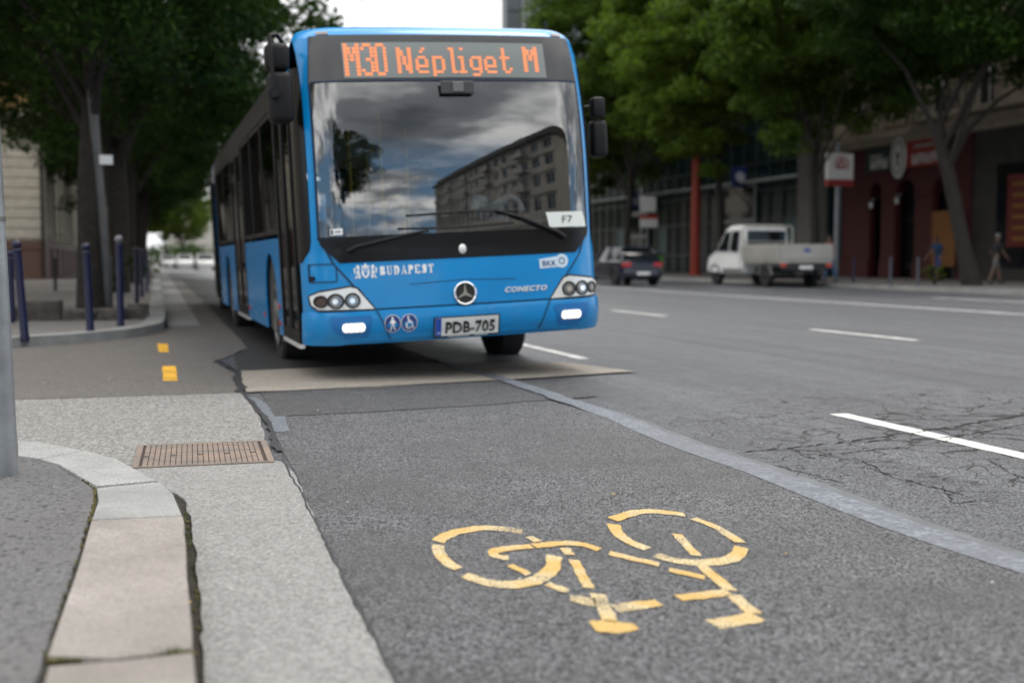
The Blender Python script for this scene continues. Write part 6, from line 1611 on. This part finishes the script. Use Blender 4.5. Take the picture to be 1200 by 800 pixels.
def person(label, loc, rz, J, shirt, trousers, hair, sleeve=.5, shorts=False, hat=None, parent=None):
    """J: joints in local metres, facing -y"""
    t = thing('person', label, 'person', loc, rz)
    lerp = lambda a, b, f: tuple(a[i] + (b[i] - a[i]) * f for i in range(3))
    P = J['pelvis']; C = J['chest']; N = J['neck']; H = J['head']
    chains = [[(P, .125), (lerp(P, C, .5), (.125, .10)), (C, (.15, .11)), (N, .055), (lerp(N, H, .45), .062), (H, .092), (tuple(Vector(H) + (Vector(H) - Vector(N)).normalized() * .09), .07)]]
    for s in 'lr':
        sh, el, wr = J['sh' + s], J['el' + s], J['wr' + s]; hp, kn, an, to = J['hp' + s], J['kn' + s], J['an' + s], J['to' + s]
        chains.append([(C, (.15, .11)), (sh, .062), (lerp(sh, el, .5), .05), (el, .042), (lerp(el, wr, .4), .042), (wr, .028), (tuple(Vector(wr) + (Vector(wr) - Vector(el)).normalized() * .07), (.036, .018))])
        hb = tuple(Vector(wr) + (Vector(wr) - Vector(el)).normalized() * .07); d = (Vector(wr) - Vector(el)).normalized(); sd = d.cross(Vector((0, 1, 0.2))).normalized()
        for f, ln in zip((-.024, -.008, .008, .024), (.06, .075, .078, .065)):
            a = Vector(hb) + sd * f; b = a + d * ln * .5; c = a + d * ln + Vector((0, -.012, 0)); chains.append([(hb, (.036, .018)), (tuple(b), .0085), (tuple(c), .007)])
        th = Vector(wr) + sd * .03 + d * .03; chains.append([(wr, .028), (tuple(th), .011), (tuple(th + d * .04 + sd * .012), .009)])
        chains.append([(P, .125), (hp, .09), (lerp(hp, kn, .5), .075), (kn, .055), (lerp(kn, an, .35), .054), (an, .036), (tuple(Vector(an) + Vector((0, 0, -.045))), .036), (to, (.04, .028))])
    b = skin_mesh('body', chains, M_SKIN, t)
    # face: nose and eyes as small features of the head
    f = Vector((0, -1, 0)); hc = Vector(H)
    # clothing follows the same skeleton a little wider
    ch = [[(lerp(P, C, -.22), (.155, .13)), (lerp(P, C, .1), (.152, .125)), (lerp(P, C, .5), (.148, .122)), (C, (.172, .130)), (lerp(C, N, .75), .085)]]
    for s in 'lr': ch.append([(C, (.172, .130)), (J['sh' + s], .082), (lerp(J['sh' + s], J['el' + s], sleeve if sleeve < 1 else 1), .070)] + ([(lerp(J['el' + s], J['wr' + s], .85), .046)] if sleeve >= 1 else []))
    skin_mesh('shirt', ch, shirt, t)
    ch = [[(lerp(P, C, .2), (.142, .115)), (P, (.15, .13))]]
    for s in 'lr':
        hp, kn, an = J['hp' + s], J['kn' + s], J['an' + s]
        ch.append([(P, (.15, .13)), (hp, .108), (lerp(hp, kn, .6), .092), (kn, .078)] + ([] if shorts else [(lerp(kn, an, .5), .07), (lerp(kn, an, .95), .058)]))
    skin_mesh('shorts' if shorts else 'trousers', ch, trousers, t)
    for s in 'lr':
        an, to = Vector(J['an' + s]), Vector(J['to' + s]); mb = MB()
        d = (to - an); d.z = 0; d.normalize(); q = an + Vector((0, 0, -.05)); mb.tube([q - d * .06, q + d * .06 + Vector((0, 0, .0)), q + d * .17 - Vector((0, 0, .01))], [.044, .047, .034], 10); mb.build('shoe', M_TRIM, t, smooth=60)
    up = (Vector(H) - Vector(N)).normalized(); bm = bmesh.new(); bmesh.ops.create_uvsphere(bm, u_segments=16, v_segments=12, radius=1)
    bmesh.ops.delete(bm, geom=[v for v in bm.verts if v.co.z < -.25 or (v.co.y < -.35 and v.co.z < .42)], context='VERTS')
    for v in bm.verts: v.co = Vector((v.co.x * .102, v.co.y * .115 + .008, v.co.z * .112)) + Vector(H) + up * .045
    mb = MB(); mb.bm(bm); mb.build('hat' if hat else 'hair', hat or hair, t, smooth=80)
    mb = MB()
    for s in (-1, 1): mb.lathe([(0, -.004), (.011, 0), (0, .004)], 'y', 8, (H[0] + s * .033, H[1] - .088, H[2] + .02))
    mb.build('eye', M_SHOPD, t)
    mb = MB(); mb.tube([(H[0], H[1] - .085, H[2] + .015), (H[0], H[1] - .108, H[2] - .02), (H[0], H[1] - .088, H[2] - .028)], [.008, .014, .010], 8); mb.build('nose', M_SKIN, t, smooth=80)
    return t
def standing(lean=0.0, arm=.08, stride=.0, head=(0, -.02, 0)):
    J = dict(pelvis=(0, 0, .94), chest=(0, -lean * .5 + .0, 1.28), neck=(0, -lean + .02, 1.47), head=(head[0], -lean + head[1], 1.62))
    for s, k in (('l', 1), ('r', -1)):
        J['sh' + s] = (k * .18, -lean * .9, 1.41); J['el' + s] = (k * .24, -lean * .9 + .02 + k * stride * .25, 1.13); J['wr' + s] = (k * .25, -lean * .9 - .08 - arm + k * stride * .3, .90)
        J['hp' + s] = (k * .095, 0, .90); J['kn' + s] = (k * .10, -.02 - k * stride * .3, .50); J['an' + s] = (k * .10, .03 - k * stride * .55, .085); J['to' + s] = (k * .12, -.13 - k * stride * .55, .035)
    return J
M_PINK = mat('shirt_pink', (.42, .13, .15), .8); M_JEANS = mat('jeans_blue', (.05, .09, .18), .85); M_BLUESH = mat('shirt_blue', (.03, .10, .24), .8); M_BLKSH = mat('shirt_black', (.02, .02, .022), .8)
M_PALESH = mat('shorts_pale', (.13, .125, .115), .85); M_HAIRD = mat('hair_dark', (.02, .014, .010), .6); M_HATW = mat('cap_white', (.22, .22, .215), .8); M_SHIRTW = mat('shirt_pale', (.55, .60, .64), .8, var=(.35, .45, .55), vscale=14)
person('person in pink top and blue jeans walking on the far pavement behind the pickup', (24.35, 39.9, .12), math.radians(200), standing(.04, .05, .35), M_PINK, M_JEANS, M_HAIRD, .55)
person('person in black top and pale shorts with white cap walking past the right edge', (28.4, 35.7, .12), math.radians(75), standing(.05, .06, .45), M_BLKSH, M_PALESH, M_HAIRD, .9, True, M_HATW)
person('person in blue shirt and blue shorts standing by the orange board', (29.9, 41.0, .12), math.radians(-75), standing(.10, .12, .5), mat('shirt_blue_dark', (.02, .055, .13), .8), mat('shorts_blue', (.04, .07, .20), .85), M_HAIRD, .5, True)
# the driver, sitting behind the wheel
Jd = dict(pelvis=(0, .10, .55), chest=(0, .10, .90), neck=(0, .07, 1.10), head=(0, .03, 1.25))
for s, k in (('l', 1), ('r', -1)):
    Jd['sh' + s] = (k * .19, .07, 1.04); Jd['el' + s] = (k * .27, -.12, .82); Jd['wr' + s] = (k * .19, -.36, .80)
    Jd['hp' + s] = (k * .10, .06, .54); Jd['kn' + s] = (k * .14, -.36, .56); Jd['an' + s] = (k * .14, -.44, .12); Jd['to' + s] = (k * .14, -.60, .06)
bx = bus.matrix_basis if False else Matrix.Translation(bus.location) @ bus.rotation_euler.to_matrix().to_4x4()
dw = bx @ Vector((.66, 1.42, .45))
person('bus driver in a pale blue shirt seated at the wheel behind the windscreen', tuple(dw), .012, Jd, M_SHIRTW, M_TRIM, M_HAIRD, .7)

# keep the tree no deeper than thing > part > sub-part
for o in list(rear.children):
    o.matrix_basis = rear.matrix_basis @ o.matrix_basis; o.parent = bus
bpy.data.objects.remove(rear)
def depth(o):
    d = 0
    while o.parent: o = o.parent; d += 1
    return d
for o in list(COL.objects):
    while depth(o) > 2:
        p = o.parent; o.matrix_basis = p.matrix_basis @ o.matrix_basis; o.parent = p.parent
